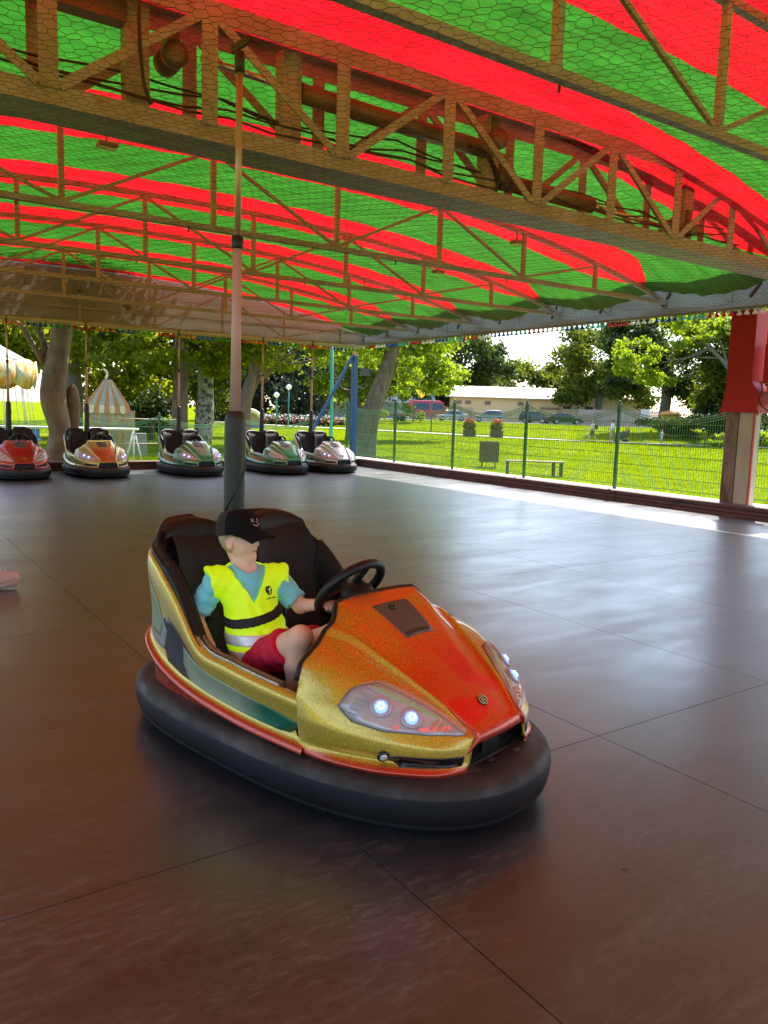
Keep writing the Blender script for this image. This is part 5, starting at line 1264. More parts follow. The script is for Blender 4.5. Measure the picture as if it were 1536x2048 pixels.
# white hall and far house
wh = empty('market_tent', (73, 110, .4), R(-36), 'long white roof showing behind shrubs left of the red van', 'tent'); wmm = mat('tent_white', (.75, .75, .72), .6)
MB().box((-12, 0, 0), (10, 8, 2.6)).build('wall', mat('tent_wall', (.45, .45, .45), .7), wh); MB().prism([(-12.3, -.4, 2.6), (-12.3, 4, 4.2), (-12.3, 8.4, 2.6)], (22.6, 0, 0)).build('roof', wmm, wh)
hs_ = empty('distant_house', (106, 70, .5), ang, 'pale house glimpsed through the big tree on the right', 'house'); MB().box((0, 0, 0), (9, 6, 5.4)).build('wall', mat('house_wall', (.6, .55, .5), .8), hs_)
for x in (2, 5.5): MB().box((x-.5, -.05, 3), (x+.5, -.004, 4.2)).build('window', mat('house_glass', (.2, .22, .25), .2), hs_)
MB().prism([(-.3, -.4, 5.4), (-.3, 3, 7.2), (-.3, 6.4, 5.4)], (9.6, 0, 0)).build('roof', roofm, hs_)

# ================================================================== PARKED ROAD VEHICLES
tyre = mat('tyre', (.02, .02, .02), .8); rimm = mat('wheel_rim', (.45, .45, .46), .35, metal=.7); carg = mat('car_glass', (.04, .05, .055), .08, spec=.8)
def vehicle(name, label, px, rz, prof, glassx, col, w=1.72, wheels=(.75, 3.35), wr=.31, metal=.4):
    """prof: (x,z) outline of the body seen from its side; glassx: list of side-window quads"""
    x, y = px; t = empty(name, (x, y, gz(x, y)+.06), rz, label, 'car' if 'van' not in name else 'van', 'vehicles parked before the building')
    pm_ = mat('car_paint_'+name+str(col), col, .3, metal=metal, coat=.7)
    n = len(prof); zb = max(p[1] for p in prof); V = []; rows = []
    for yy, ins in ((-w/2, 1), (-w/2+.06, .0), (w/2-.06, .0), (w/2, 1)):
        for (a, z) in prof:
            tum = .16*max(0, (z-.85))/.6; s_ = -1 if yy < 0 else 1
            V.append((a, yy-s_*tum if True else yy, z-(.02 if ins else 0)))
    F = [tuple(range(n-1, -1, -1)), tuple(3*n+i for i in range(n))]
    for k in range(3):
        for i in range(n): j = (i+1) % n; F.append((k*n+i, k*n+j, (k+1)*n+j, (k+1)*n+i))
    mesh_obj('body', V, F, pm_, t, False)
    for q in glassx:
        for s_ in (-1, 1):
            P = [(a, s_*(w/2+.004-.16*max(0, z-.85)/.6), z) for a, z in q]; MB().prism(P, (0, s_*.012, 0)).build('side_window', carg, t)
    # windscreen and rear window from the two glass slopes
    for (a0, z0), (a1, z1) in (glassx[0][0:2], glassx[-1][2:4]):
        dx = -.03 if a0 < prof[0][0] else 0
    ws = glassx[0]; rw = glassx[-1]
    for (a0, z0), (a1, z1), sgn in ((ws[0], ws[1], -1), (rw[2], rw[3], 1)):
        h0 = w/2-.16*max(0, z0-.85)/.6-.1; h1 = w/2-.16*max(0, z1-.85)/.6-.1
        P = [(a0+sgn*.14, -h0, z0-.005), (a0+sgn*.14, h0, z0-.005), (a1+sgn*.13, h1, z1-.005), (a1+sgn*.13, -h1, z1-.005)]; MB().prism(P, (sgn*.05, 0, .03)).build('windscreen' if sgn < 0 else 'rear_window', carg, t)
    for a in wheels:
        for s_ in (-1, 1):
            wl = MB().lathe([(.18, -.1), (wr-.02, -.1), (wr, -.07), (wr, .07), (wr-.02, .1), (.18, .1)], (a, s_*(w/2-.09), wr), 18, (0, 1, 0)).build('wheel', tyre, t)
            MB().lathe([(.05, .0), (wr*.66, .0), (wr*.62, .03), (.05, .02)], (a, s_*(w/2+.012), wr), 14, (0, s_, 0)).build('rim', rimm, wl)
    x0 = min(p[0] for p in prof); x1 = max(p[0] for p in prof)
    for s_ in (-1, 1):
        MB().box((x0+.02, s_*.62-.2, .62), (x0+.12, s_*.62+.14, .78)).build('headlight', mat('car_lamp', (.75, .75, .72), .15), t); MB().box((x1-.10, s_*.66-.12, .72), (x1+.005, s_*.66+.12, .95)).build('tail_light', mat('tail_red', (.5, .02, .02), .2), t)
    MB().box((x0-.012, -.26, .42), (x0+.03, .26, .53)).build('number_plate', mat('plate_white', (.75, .75, .72), .5), t)
    return t
sedan = [(0, .30), (.02, .62), (.25, .76), (1.15, .90), (1.85, 1.36), (2.2, 1.43), (3.0, 1.42), (3.75, 1.02), (4.3, .96), (4.4, .72), (4.38, .30)]
sed_g = [[(1.3, .93), (1.9, 1.33), (2.62, 1.36), (2.62, .93)], [(2.68, .93), (2.68, 1.36), (3.02, 1.34), (3.6, 1.0)]]
mpv = [(0, .30), (.02, .62), (.22, .82), (.85, .98), (1.65, 1.52), (2.2, 1.62), (3.5, 1.58), (3.95, 1.15), (4.05, .75), (4.02, .30)]
mpv_g = [[(1.05, 1.02), (1.72, 1.48), (2.5, 1.53), (2.5, 1.0)], [(2.56, 1.0), (2.56, 1.53), (3.42, 1.5), (3.8, 1.12)]]
suv = [(0, .35), (.02, .8), (.2, .98), (1.1, 1.06), (1.7, 1.62), (2.2, 1.70), (3.9, 1.68), (4.25, 1.15), (4.3, .8), (4.28, .35)]
suv_g = [[(1.3, 1.1), (1.8, 1.56), (2.6, 1.6), (2.6, 1.08)], [(2.66, 1.08), (2.66, 1.6), (3.8, 1.58), (4.1, 1.12)]]
wag = [(0, .30), (.02, .62), (.25, .78), (1.2, .92), (1.95, 1.38), (2.3, 1.46), (3.9, 1.42), (4.4, 1.0), (4.5, .75), (4.48, .30)]
wag_g = [[(1.38, .95), (2.0, 1.34), (2.7, 1.39), (2.7, .95)], [(2.76, .95), (2.76, 1.39), (3.75, 1.36), (4.2, 1.0)]]
vehicle('parked_car', 'silver sedan half hidden by a fence post, next to the red van', (66.6, 84.9), R(-33), sedan, sed_g, (.34, .35, .36), wheels=(.8, 3.45))
vehicle('parked_car', 'silver grey hatchback facing left before the tan wall', (70.3, 81.3), R(-37), mpv, mpv_g, (.33, .345, .36), wheels=(.72, 3.3))
vehicle('parked_car', 'black off-roader seen from behind, left of the dark estate car', (79.9, 76.4), R(-37+150), suv, suv_g, (.015, .018, .022), w=1.8, wheels=(.85, 3.4), wr=.34)
vehicle('parked_car', 'dark green estate car at the right end of the parked vehicles', (82.6, 73.2), R(-37+180), wag, wag_g, (.012, .022, .022), wheels=(.85, 3.55))
van = [(0, .4), (.02, 1.1), (.35, 1.35), (.75, 2.4), (1.2, 2.75), (5.6, 2.75), (5.7, 2.4), (5.7, .4)]
van_g = [[(.62, 1.45), (.95, 2.35), (2.6, 2.4), (2.6, 1.45)], [(2.8, 1.45), (2.8, 2.4), (5.0, 2.4), (5.0, 1.45)]]
vehicle('red_van', 'red minibus van parked at the left end beside the sedan', (71.2, 87.9), R(-37+180), van, van_g, (.45, .02, .02), w=2.0, wheels=(1.0, 4.4), wr=.36, metal=.1)
tr = empty('flatbed_trailer', (57.5, 85.5, gz(57.5, 85.5)), R(-37), 'empty brown flatbed trailer standing left of the red van', 'trailer')
MB().box((-3.6, -.9, .75), (4.2, .9, 1.0)).build('bed', mat('trailer_brown', (.22, .10, .07), .7, var=.2), tr); MB().box((-3.6, -.95, 1.0), (-3.4, .95, 1.7)).box((-3.4, -.95, 1.0), (1.2, -.9, 1.35)).build('side_board', mat('trailer_brown', (.2, .1, .07), .7), tr)
for x in (-2.2, 2.4, 3.2):
    for s_ in (-.8, .8): MB().lathe([(.15, -.1), (.4, -.1), (.4, .1), (.15, .1)], (x, s_, .4), 14, (0, 1, 0)).build('wheel', tyre, tr)

# ================================================================== TREES
bark = mat('bark', (.17, .12, .08), .9, var=.35, vscale=5, col2=(.08, .055, .04), c2scale=8, bump=.9, bscale=22, stretch=(1, 1, .35))
bark2 = mat('bark_pale', (.21, .13, .08), .85, var=.3, vscale=4, col2=(.12, .085, .06), c2scale=5, bump=.7, bscale=26, stretch=(1, 1, .5))
bark3 = mat('bark_grey', (.13, .115, .09), .9, var=.35, vscale=5, bump=.9, bscale=22, stretch=(1, 1, .35))
def leafmat(k, c, tr_, ta=.5): return mat('foliage_'+k, c, .55, var=.45, vscale=.9, trans=(tr_, ta), spec=.3, objrand=.12)
LF = dict(maple=leafmat('maple', (.13, .165, .008), (2.4, 2.1, .8), .58), dark=leafmat('dark', (.040, .062, .014), (1.7, 1.7, .9), .4), grey=leafmat('grey', (.045, .058, .032), (1.2, 1.2, 1.0), .35), mid=leafmat('mid', (.080, .105, .010), (2.0, 1.9, .9), .48), lime=leafmat('lime', (.13, .19, .014), (2.3, 2.1, .8), .55))
def tree(label, base, trunk_pts, radii, blobs, lf, bk, leaves, lsize, seed, group=None, name='tree', limbs=6):
    x, y = base; t = empty(name, (x, y, gz(x, y)), 0, label, 'tree', group)
    rg = random.Random(seed)
    P = [spline(np.array(trunk_pts, float), q) for q in np.linspace(0, len(trunk_pts)-1, (len(trunk_pts)-1)*5+1)]; rr = [float(spline(np.array(radii, float)[:, None], q)[0]) for q in np.linspace(0, len(radii)-1, len(P))]
    tm = MB(); n = 14; V = []; F = []
    for i, p in enumerate(P):
        for k in range(n):
            a = 2*math.pi*k/n; w_ = 1+.07*math.sin(a*3+i*.4+seed)+.05*math.sin(a*5-i*.7); V.append((p[0]+rr[i]*w_*math.cos(a), p[1]+rr[i]*w_*math.sin(a), p[2]))
    for i in range(len(P)-1):
        for k in range(n): F.append((i*n+k, i*n+(k+1) % n, (i+1)*n+(k+1) % n, (i+1)*n+k))
    tm.add(V, F, True)
    top = Vector(P[-1])
    for q in range(limbs):
        c, r = blobs[q % len(blobs)]; e = Vector(c)+Vector((rg.uniform(-.6, .6)*r[0], rg.uniform(-.6, .6)*r[1], rg.uniform(-.4, .5)*r[2])); st = Vector(P[rg.randint(int(len(P)*.6), len(P)-1)])
        mid_ = st.lerp(e, .5)+Vector((rg.uniform(-.3, .3), rg.uniform(-.3, .3), .25))*min(1.5, (e-st).length*.3); tm.tube([st, st.lerp(mid_, .55), mid_, e], [radii[-1]*.6, radii[-1]*.42, radii[-1]*.28, radii[-1]*.08], 7)
    tm.build('trunk', bk, t)
    vol = sum(b[1][0]*b[1][1]*b[1][2] for b in blobs)
    parts = [leaf_cloud(max(60, int(leaves*(r[0]*r[1]*r[2])/vol)), c, r, lsize, seed*31+i, clump=max(5, int(34*(r[0]*r[1]*r[2])/vol)+6)) for i, (c, r) in enumerate(blobs)]
    cloud_obj('crown', parts, lf, t)
    return t
def B3(*a): return [((x, y, z), (r, r2, h)) for x, y, z, r, r2, h in a]
G1 = 'trees behind the parked row'
tree('thick knotted tree trunk right behind the red and gold bumper cars', (4.25, 20.1), [(.02, 0, -.1), (-.02, 0, .6), (.05, 0, 1.2), (-.12, 0, 2.0), (.0, 0, 2.8), (.12, 0, 3.6), (.3, .2, 5.2)], [.42, .29, .26, .30, .26, .23, .18],
     B3((.2, .5, 6.0, 3.2, 3.0, 2.0), (-2.2, .5, 4.6, 1.6, 1.6, .9), (1.8, 1.0, 4.3, 1.6, 1.6, .8)), LF['maple'], bark2, 9000, .16, 3, G1)
bl = MB().lathe([(.02, -.75), (.12, -.6), (.17, -.2), (.19, .2), (.15, .5), (.04, .68)], (4.62, 20.25, 1.3), 12); o = bl.build('burl', bark2, bpy.data.objects['tree']); o.location = (-4.25, -20.1, .42)
tree('dark straight trunk between the thick tree and the painted board', (8.7, 38.2), [(0, 0, -.1), (.05, 0, 2), (-.05, 0, 4), (0, 0, 6)], [.50, .42, .40, .3], B3((0, 0, 7.0, 4.5, 4, 3.0), (1.5, -2, 4.6, 2.6, 2, 1.2)), LF['maple'], bark3, 11000, .2, 5, G1)
tree('brown tree trunk left of the foreground pole, left of a pair', (13.0, 36.0), [(0, 0, -.1), (.0, 0, 2), (.1, 0, 4), (.1, 0, 6)], [.42, .36, .33, .25], B3((0, -.5, 6.6, 4.5, 3.5, 3.0), (-2.0, -1.5, 4.0, 2.4, 1.8, 1.2), (1.8, -1, 4.4, 2.2, 2, 1.2)), LF['maple'], bark2, 13000, .2, 6, G1)
tree('pale mottled trunk just behind the left one of the pair', (14.9, 38.0), [(0, 0, -.1), (.15, 0, 2), (.25, 0, 4), (.4, 0, 6.2)], [.46, .40, .36, .25], B3((0, 0, 7, 4.5, 4, 2.8), (1.0, -1.2, 4.6, 2.6, 2, 1.1)), LF['mid'], mat('bark_birch', (.36, .33, .28), .8, var=.3, vscale=3, col2=(.06, .05, .045), c2scale=4, c2lo=.5, c2hi=.56, bump=.5), 11000, .2, 8, G1)
tree('brown trunk bending right, close behind the foreground pole', (15.1, 33.5), [(-.2, 0, -.1), (.0, 0, 1.2), (.1, 0, 2.3), (.55, 0, 3.6), (.9, 0, 5.5)], [.42, .36, .34, .30, .22], B3((.8, 0, 6.6, 4, 3.5, 2.6), (2.2, -1, 4.4, 2.2, 1.6, 1.1)), LF['maple'], bark2, 9000, .19, 9, G1)
tree('mossy trunk leaning right, behind the blue brace', (17.6, 26.8), [(-.35, 0, -.15), (-.1, 0, .9), (.22, 0, 2.2), (.75, 0, 3.6), (1.3, 0, 5.2)], [.56, .44, .38, .33, .25], B3((1.2, 0, 6.2, 3.2, 3, 2.2), (-1.5, .5, 4.5, 1.7, 1.4, .9), (2.8, .5, 3.6, 1.5, 1.5, .9)), LF['lime'], bark, 8000, .17, 10, G1)
# leafy mid-distance behind the left half
def px_tree(label, x, y, blobs, lf, leaves, ls_, seed, tr_r=.35, h=4.0, bk=None): return tree(label, (x, y), [(0, 0, -.2), (.1, 0, h*.5), (0, .1, h)], [tr_r, tr_r*.85, tr_r*.6], blobs, LF[lf], bk or bark3, leaves, ls_, seed, 'park trees in the background')
px_tree('leafy tree over the carousel at the far left', 4.6, 44.0, B3((0, 0, 5.5, 4.5, 3, 2.6), (2.5, -1, 4.4, 2.4, 2, 1.4)), 'maple', 12000, .22, 21)
px_tree('low-hanging maple behind the painted board', 12.4, 45.5, B3((0, 0, 4.4, 4.2, 3, 2.6), (-2.6, 0, 5.6, 3, 2.5, 2), (2, -.5, 3.0, 2, 1.6, 1.3)), 'maple', 16000, .22, 22)
px_tree('dense maple right of the painted board', 18.8, 48.5, B3((0, 0, 5.0, 4.5, 3, 3.0), (-2.5, 0, 3.3, 2.4, 2, 1.6)), 'mid', 15000, .23, 23)
px_tree('round dark bush tree beside the trunk pair', 13.4, 41.5, B3((0, 0, 1.3, 1.5, 1.3, 1.5)), 'dark', 4200, .17, 24, .15, 1.0)
px_tree('bright lime tree spilling left of the blue post', 26.5, 42.5, B3((0, 0, 5.2, 4.2, 3, 2.6), (-1.6, -.5, 3.6, 2.2, 1.6, 1.2), (2.4, 0, 6.4, 3, 2.5, 2)), 'lime', 13000, .22, 25)
px_tree('bright leafy tree right of the blue post', 27.6, 43.5, B3((3.9, -.5, 5.6, 3.4, 3, 2.4), (6.0, -.5, 4.4, 2.0, 1.8, 1.3), (2.6, -.5, 3.9, 1.7, 1.5, 1.1)), 'lime', 11000, .22, 26, .25)
px_tree('grey green conifer mass far behind, left part', 41.0, 98.0, B3((0, 0, 6.5, 6.5, 4, 6.5), (6, 0, 5.5, 5, 4, 5.5)), 'grey', 15000, .42, 27, .5, 6)
px_tree('grey green conifer mass far behind, right part', 52.0, 100.0, B3((0, 0, 7, 7, 4, 7), (-6, 3, 6, 5, 4, 6)), 'grey', 15000, .42, 28, .5, 6)
px_tree('far tree behind the white tent', 62.0, 108.0, B3((0, 0, 8, 8, 5, 7), (7, 0, 7, 6, 5, 6)), 'mid', 14000, .45, 29, .5, 6)
px_tree('very tall dark tree standing left of the tan building', 90.0, 108.5, B3((0, 0, 10, 8.5, 6, 8.5), (5, -1, 7.5, 5.5, 5, 6.5), (-6, 0, 7, 5.5, 5, 6)), 'dark', 26000, .50, 30, .7, 8)
px_tree('tall dark tree left behind the red van', 81.0, 116.0, B3((0, 0, 9, 7, 5, 8), (-4, 0, 6, 4.5, 4, 5)), 'dark', 16000, .5, 31, .6, 8)
px_tree('rounded tree top above the long roof', 112.0, 117.0, B3((0, 0, 7, 8, 5, 5.5), (8, -3, 6.6, 6, 5, 4.5)), 'mid', 13000, .55, 32, .5, 6)
px_tree('lower tree top above the roof, right one', 122.0, 112.0, B3((0, 0, 6.5, 8, 5, 4.5), (8, -4, 6.2, 6, 5, 4)), 'mid', 11000, .55, 33, .5, 6)
px_tree('wide tree rising behind the right end of the building', 93.0, 79.5, B3((0, 0, 9.5, 7, 6, 6), (-4, 2, 6.5, 4.5, 4, 4.2), (5, -3, 9, 6, 5, 6)), 'mid', 24000, .40, 34, .6, 7)
t = tree('big broad tree with dark leaning trunk on the right of the lawn', (68.0, 49.6), [(0, 0, -.2), (-.1, 0, 1.6), (.1, 0, 3.2), (.0, 0, 5.5), (.2, 0, 8)], [.62, .52, .5, .42, .3], B3((-3.2, 2.2, 5.6, 3.2, 3, 2.0), (-2, 1.0, 8.8, 5.5, 4.5, 4.0), (4.0, -3, 7.5, 5.0, 4.5, 4.6), (-4.2, 3.0, 4.0, 1.9, 1.8, 1.1), (1.0, -1, 4.4, 2.6, 2.5, 1.2)), LF['dark'], bark3, 30000, .30, 35, 'park trees in the background', limbs=12)
tree('sunlit lime branch hanging from a tree behind the red pillar', (58.0, 35.2), [(0, 0, -.2), (-.1, .3, 3), (-.4, 1.2, 6), (-1.2, 3, 8)], [.3, .26, .22, .16], B3((-2.8, 7.9, 6.9, 2.2, 2.2, 1.7), (-1.8, 7.0, 5.5, 1.9, 1.6, 1.0), (-1.5, 4, 9.3, 2.6, 2.6, 1.8)), LF['lime'], bark3, 8000, .24, 36, 'park trees in the background')
px_tree('dense tree at the right edge beside the red pillar', 63.0, 37.5, B3((0, 0, 7.5, 4.5, 4.5, 5), (-2.5, 2.5, 6.4, 3.6, 3, 4.5), (-.5, 1.5, 4.2, 3.2, 3, 2.6), (3.5, -3, 6.5, 4, 4, 5.5)), 'mid', 46000, .26, 37, .4, 5)
px_tree('tree right of the red pillar at the picture edge', 58.0, 26.0, B3((0, 0, 6.5, 4.5, 4.5, 5.5), (3, -3, 6, 4, 4, 5)), 'mid', 16000, .28, 38, .4, 5)
def shrub(label, x, y, r, h, lf, n, ls_, seed, cat='shrub'):
    t = empty('shrub', (x, y, gz(x, y)), 0, label, cat, 'shrubs in the park'); MB().tube([(0, 0, -.1), (.05, 0, h*.4), (0, .1, h*.8)], [.08, .06, .02], 6).tube([(0, 0, 0), (r*.4, 0, h*.6)], [.05, .02], 5).build('stem', bark3, t)
    cloud_obj('foliage', [leaf_cloud(n, (0, 0, h*.55), (r, r, h*.5), ls_, seed, clump=14)], LF[lf], t)
shrub('light green bush sapling left of the red van', 59.0, 79.8, 1.9, 5.4, 'lime', 2600, .25, 51)
shrub('pale bush in front of the white tent', 53.5, 82.0, 2.4, 3.0, 'lime', 2600, .25, 52)
shrub('dark hedge bush under the big tree, left of three', 61.0, 44.2, 3.2, 2.4, 'dark', 5200, .2, 53)
shrub('dark hedge bush under the big tree, middle of three', 63.5, 40.5, 3.4, 3.2, 'dark', 6200, .2, 54)
shrub('hedge bush behind the red pillar, right of three', 60.0, 35.5, 3.4, 3.4, 'dark', 6200, .2, 55)
shrub('small bright weed bush beside the pillar foot', 52.0, 33.0, 1.3, 1.2, 'lime', 1300, .16, 56)
shrub('low weeds growing at the fence foot', 13.15, 15.9, .35, .42, 'lime', 260, .07, 57)
# flower bed far behind the lawn
fb = leaf_cloud(800, (0, 0, 0), (6.3, 1.0, .40), .26, 71, surf=.0); fbw = leaf_cloud(500, (0, -.2, .25), (6.3, 1.0, .5), .22, 72, surf=.0); fbg = leaf_cloud(1600, (0, .2, -.1), (6.3, 1.2, .6), .34, 73, surf=.0)
t = empty('flower_bed', (42.9, 80.2, .20), R(-30), 'long bed of red and white flowers at the far edge of the lawn', 'flower bed')
tag(cloud_obj('red_flowers', [fb], mat('flowers_red', (.42, .07, .06), .7, var=.5, vscale=2), t), kind='stuff'); tag(cloud_obj('white_flowers', [fbw], mat('flowers_white', (.62, .58, .55), .7, var=.3, vscale=2), t), kind='stuff'); tag(cloud_obj('leaves', [fbg], LF['dark'], t), kind='stuff')
# white inflatable shelter on the lawn behind
t = empty('inflatable_shelter', (32.5, 71.0, gz(32.5, 71)), R(-28), 'white and yellow arched inflatable on the lawn behind the pole', 'inflatable')
t.scale = (.45, .45, .62)
arc = [(2.9*math.cos(a) if abs(math.cos(a)) < .95 else 2.9*math.copysign(1, math.cos(a)), 2.4*math.sin(a)**.7) for a in np.linspace(0, math.pi, 16)]
for k in range(5): MB().tube([(p[0], k*.62, .3+p[1]) for p in arc], .33, 8).build('air_tube', mat('inflatable_white' if k % 2 else 'inflatable_cream', (.75, .72, .6) if k % 2 else (.72, .65, .35), .5), t)
MB().prism([(p[0]*.97, 2.6, .3+p[1]*.97) for p in arc], (0, .1, 0)).build('back_wall', mat('inflatable_cream', (.72, .65, .35), .5), t)
MB().box((-3.6, -.6, 0), (3.6, 3.2, .35), .1).build('base', mat('inflatable_blue', (.05, .14, .4), .5), t)
# yellow clothing container under the big tree
t = empty('yellow_container', (62.0, 44.6, gz(62, 44.6)), R(-48), 'yellow container with rounded orange lid under the big tree', 'container')
MB().box((-.75, -.6, .1), (.75, .6, 2.0), .06).build('body', mat('container_yellow', (.62, .42, .02), .5), t); MB().lathe([(.98, 0), (1.0, .1), (.7, .35), (.05, .45)], (0, 0, 2.0), 16).build('lid', mat('container_orange', (.55, .28, .06), .5), t); MB().box((-.4, -.66, .9), (.4, -.61, 1.5)).build('sign', mat('container_blue', (.06, .12, .3), .5), t)

# ================================================================== CAROUSEL, PAINTED BOARD, RAILING
def paint_art(name, pal, sc_=2.2, seed=0.0):
    """loose painted scenery: blotches of several colours"""
    m = bpy.data.materials.new(name); m.use_nodes = True; nt = m.node_tree; b = nt.nodes['Principled BSDF']; tc = nn(nt, 'ShaderNodeTexCoord'); mp = nn(nt, 'ShaderNodeMapping'); mp.inputs['Location'].default_value = (seed, seed*2, seed*3); mp.inputs['Scale'].default_value = (1.6, 1, .7); nt.links.new(tc.outputs['Object'], mp.inputs[0])
    n = nn(nt, 'ShaderNodeTexNoise'); n.inputs['Scale'].default_value = sc_; n.inputs['Detail'].default_value = 3; n.inputs['Distortion'].default_value = .8; nt.links.new(mp.outputs[0], n.inputs[0])
    cr2 = nn(nt, 'ShaderNodeValToRGB'); cr2.color_ramp.interpolation = 'EASE'; e = cr2.color_ramp.elements; e[0].position = .25; e[0].color = (*pal[0], 1); e[1].position = .8; e[1].color = (*pal[-1], 1)
    for i, c in enumerate(pal[1:-1]): q = e.new(.25+.55*(i+1)/(len(pal)-1)); q.color = (*c, 1)
    nt.links.new(n.outputs[0], cr2.inputs[0]); nt.links.new(cr2.outputs[0], b.inputs['Base Color']); b.inputs['Roughness'].default_value = .6; return m
t = empty('painted_board', (7.15, 26.6, gz(7.3, 26.6)), R(-14), 'painted tent-shaped board with striped roof, camels and a crescent moon', 'board')
t.scale = (.70, 1, .93)
sky_art = paint_art('board_scene', [(.12, .20, .32), (.22, .28, .34), (.34, .22, .10), (.40, .36, .28), (.15, .22, .34)], 2.6)
MB().prism([(-.95, 0, .25), (.95, 0, .25), (.95, 0, 1.90), (-.95, 0, 1.90)], (0, .04, 0)).build('scene_panel', sky_art, t)
MB().box((.72, -.03, .3), (1.25, -.005, 1.85)).build('side_panel', sky_art, t)
cam_m = mat('painted_camel', (.42, .23, .09), .7, var=.25, vscale=9)
for k, (x, z, s_) in enumerate(((-.62, .95, .95), (-.28, .85, .9), (.12, .95, 1.1), (.55, .75, .95))):
    P = [(x-.09*s_, 0, z-.45*s_), (x-.06*s_, 0, z), (x-.13*s_, 0, z+.25*s_), (x-.05*s_, 0, z+.5*s_), (x+.06*s_, 0, z+.45*s_), (x+.10*s_, 0, z+.1*s_), (x+.16*s_, 0, z-.1*s_), (x+.12*s_, 0, z-.45*s_), (x+.04*s_, 0, z-.1*s_), (x-.02*s_, 0, z-.45*s_)]
    MB().prism([(a, -.030-.001*k, c) for a, _, c in P], (0, .022, 0)).build('painted_animal', cam_m if k != 1 else mat('painted_red', (.5, .10, .07), .7), t)
# striped tent roof
n = 9
for k in range(n):
    a0 = -1.06+2.12*k/n; a1 = -1.06+2.12*(k+1)/n; tp0 = -.10+.30*k/n; tp1 = -.10+.30*(k+1)/n
    cmm = mat('tent_red', (.50, .20, .12), .6, var=.2, vscale=6) if k % 2 == 0 else mat('tent_cream', (.62, .56, .44), .6, var=.2, vscale=6)
    MB().prism([(a0, -.05, 1.80), (a0+.03, -.05, 1.74), (a1-.03, -.05, 1.74), (a1, -.05, 1.80), (a1*.95, -.05, 2.02), (a0*.95, -.05, 2.02)], (0, .03, 0)).build('valance', cmm, t)
    MB().prism([(a0*.95, -.045, 2.025), (a1*.95, -.045, 2.025), (tp1*1.2, -.045, 2.92), (tp0*1.2, -.045, 2.92)], (0, .03, 0)).build('roof_stripe', paint_art('roof_cloud', [(.5, .48, .42), (.30, .36, .42), (.62, .58, .5)], 3.0) if k % 2 else cmm, t)
mn = [(.19*math.cos(a)-.10, 0, 3.10+.19*math.sin(a)) for a in np.linspace(-1.3, 2.6, 16)]+[(.15*math.cos(a)-.17, 0, 3.12+.15*math.sin(a)) for a in np.linspace(2.4, -1.0, 14)]
MB().prism([(a, -.05, c) for a, _, c in mn], (0, .05, 0)).build('moon', mat('moon_cream', (.70, .62, .40), .5), t)
MB().box((-.8, .05, 0), (-.7, .12, 2)).box((.7, .05, 0), (.8, .12, 2)).build('strut', metal_d, t)
MB().box((1.30, -.05, .25), (1.78, .35, 1.05), .01).build('control_box', mat('grey_box', (.22, .22, .22), .6), t)
ca = empty('carousel', (1.9, 29.0, gz(1.9, 29)), 0, 'swing carousel with white cone roof and painted rim at the far left', 'carousel')
MB().lathe([(3.5, 3.15), (2.4, 3.75), (1.2, 4.25), (.1, 4.6)], (0, 0, 0), 24).build('roof', mat('carousel_white', (.75, .72, .66), .6), ca)
art = paint_art('carousel_rim', [(.60, .42, .10), (.60, .20, .05), (.62, .40, .10), (.60, .52, .40), (.08, .28, .36), (.50, .10, .08)], 3.4)
for k in range(16):
    a0 = 2*math.pi*k/16; a1 = 2*math.pi*(k+1)/16; P = []
    for q in range(7):
        a = a0+(a1-a0)*q/6; P.append([(3.52*math.cos(a), 3.52*math.sin(a), 3.16+.10*math.sin(q/6*math.pi)), (3.56*math.cos(a), 3.56*math.sin(a), 2.85), (3.46*math.cos(a), 3.46*math.sin(a), 2.50-.16*math.sin(q/6*math.pi))])
    o = grid_obj('rim_panel', P, art, ca); o.modifiers.new('t', 'SOLIDIFY').thickness = .03
MB().tube([(0, 0, 0), (0, 0, 4.2)], .55, 14).build('centre_column', mat('carousel_column', (.16, .15, .13), .6, var=.3), ca)
for k in range(16):
    a = 2*math.pi*(k+.5)/16; MB().tube([(3.3*math.cos(a), 3.3*math.sin(a), 2.55), (3.45*math.cos(a), 3.45*math.sin(a), .75)], .012, 5).tube([(3.2*math.cos(a-.06), 3.2*math.sin(a-.06), 2.55), (3.35*math.cos(a-.05), 3.35*math.sin(a-.05), .75)], .012, 5).build('chain', mat('chain_pale', (.5, .5, .5), .4), ca)
    MB().box((-.2, -.2, 0), (.2, .2, .05)).box((-.2, .17, .05), (.2, .2, .45)).build('swing_seat', mat('swing_blue', (.04, .16, .4), .5), ca).location = (3.4*math.cos(a), 3.4*math.sin(a), .65)
rl = empty('metal_railing', (4.5, 22.9, gz(4.5, 22.9)), 0, 'low white tubular railing with slanted legs behind the bumper cars', 'railing'); wt_ = mat('railing_white', (.70, .70, .68), .4)
MB().tube([(-4.0, 0, 1.28), (2.55, 0, 1.22)], .035, 8).build('top_rail', wt_, rl)
for x in (-3.6, -1.6, .4, 2.4):
    for dx in (-.32, 0, .32): MB().tube([(x, 0, 1.23), (x+dx, .12*dx, 0)], .022, 6).build('leg', wt_, rl)
MB().tube([(1.2, 0, 1.2), (2.2, 0, .3)], .02, 6).tube([(-.6, 0, 1.2), (.2, 0, .35)], .02, 6).build('brace', wt_, rl)
for z in (.75, 1.5): MB().tube([(1.5, 1.2, z), (4.1, 1.2, z)], .018, 6).build('thin_rail', mat('rail_brown', (.30, .2, .14), .5), rl)

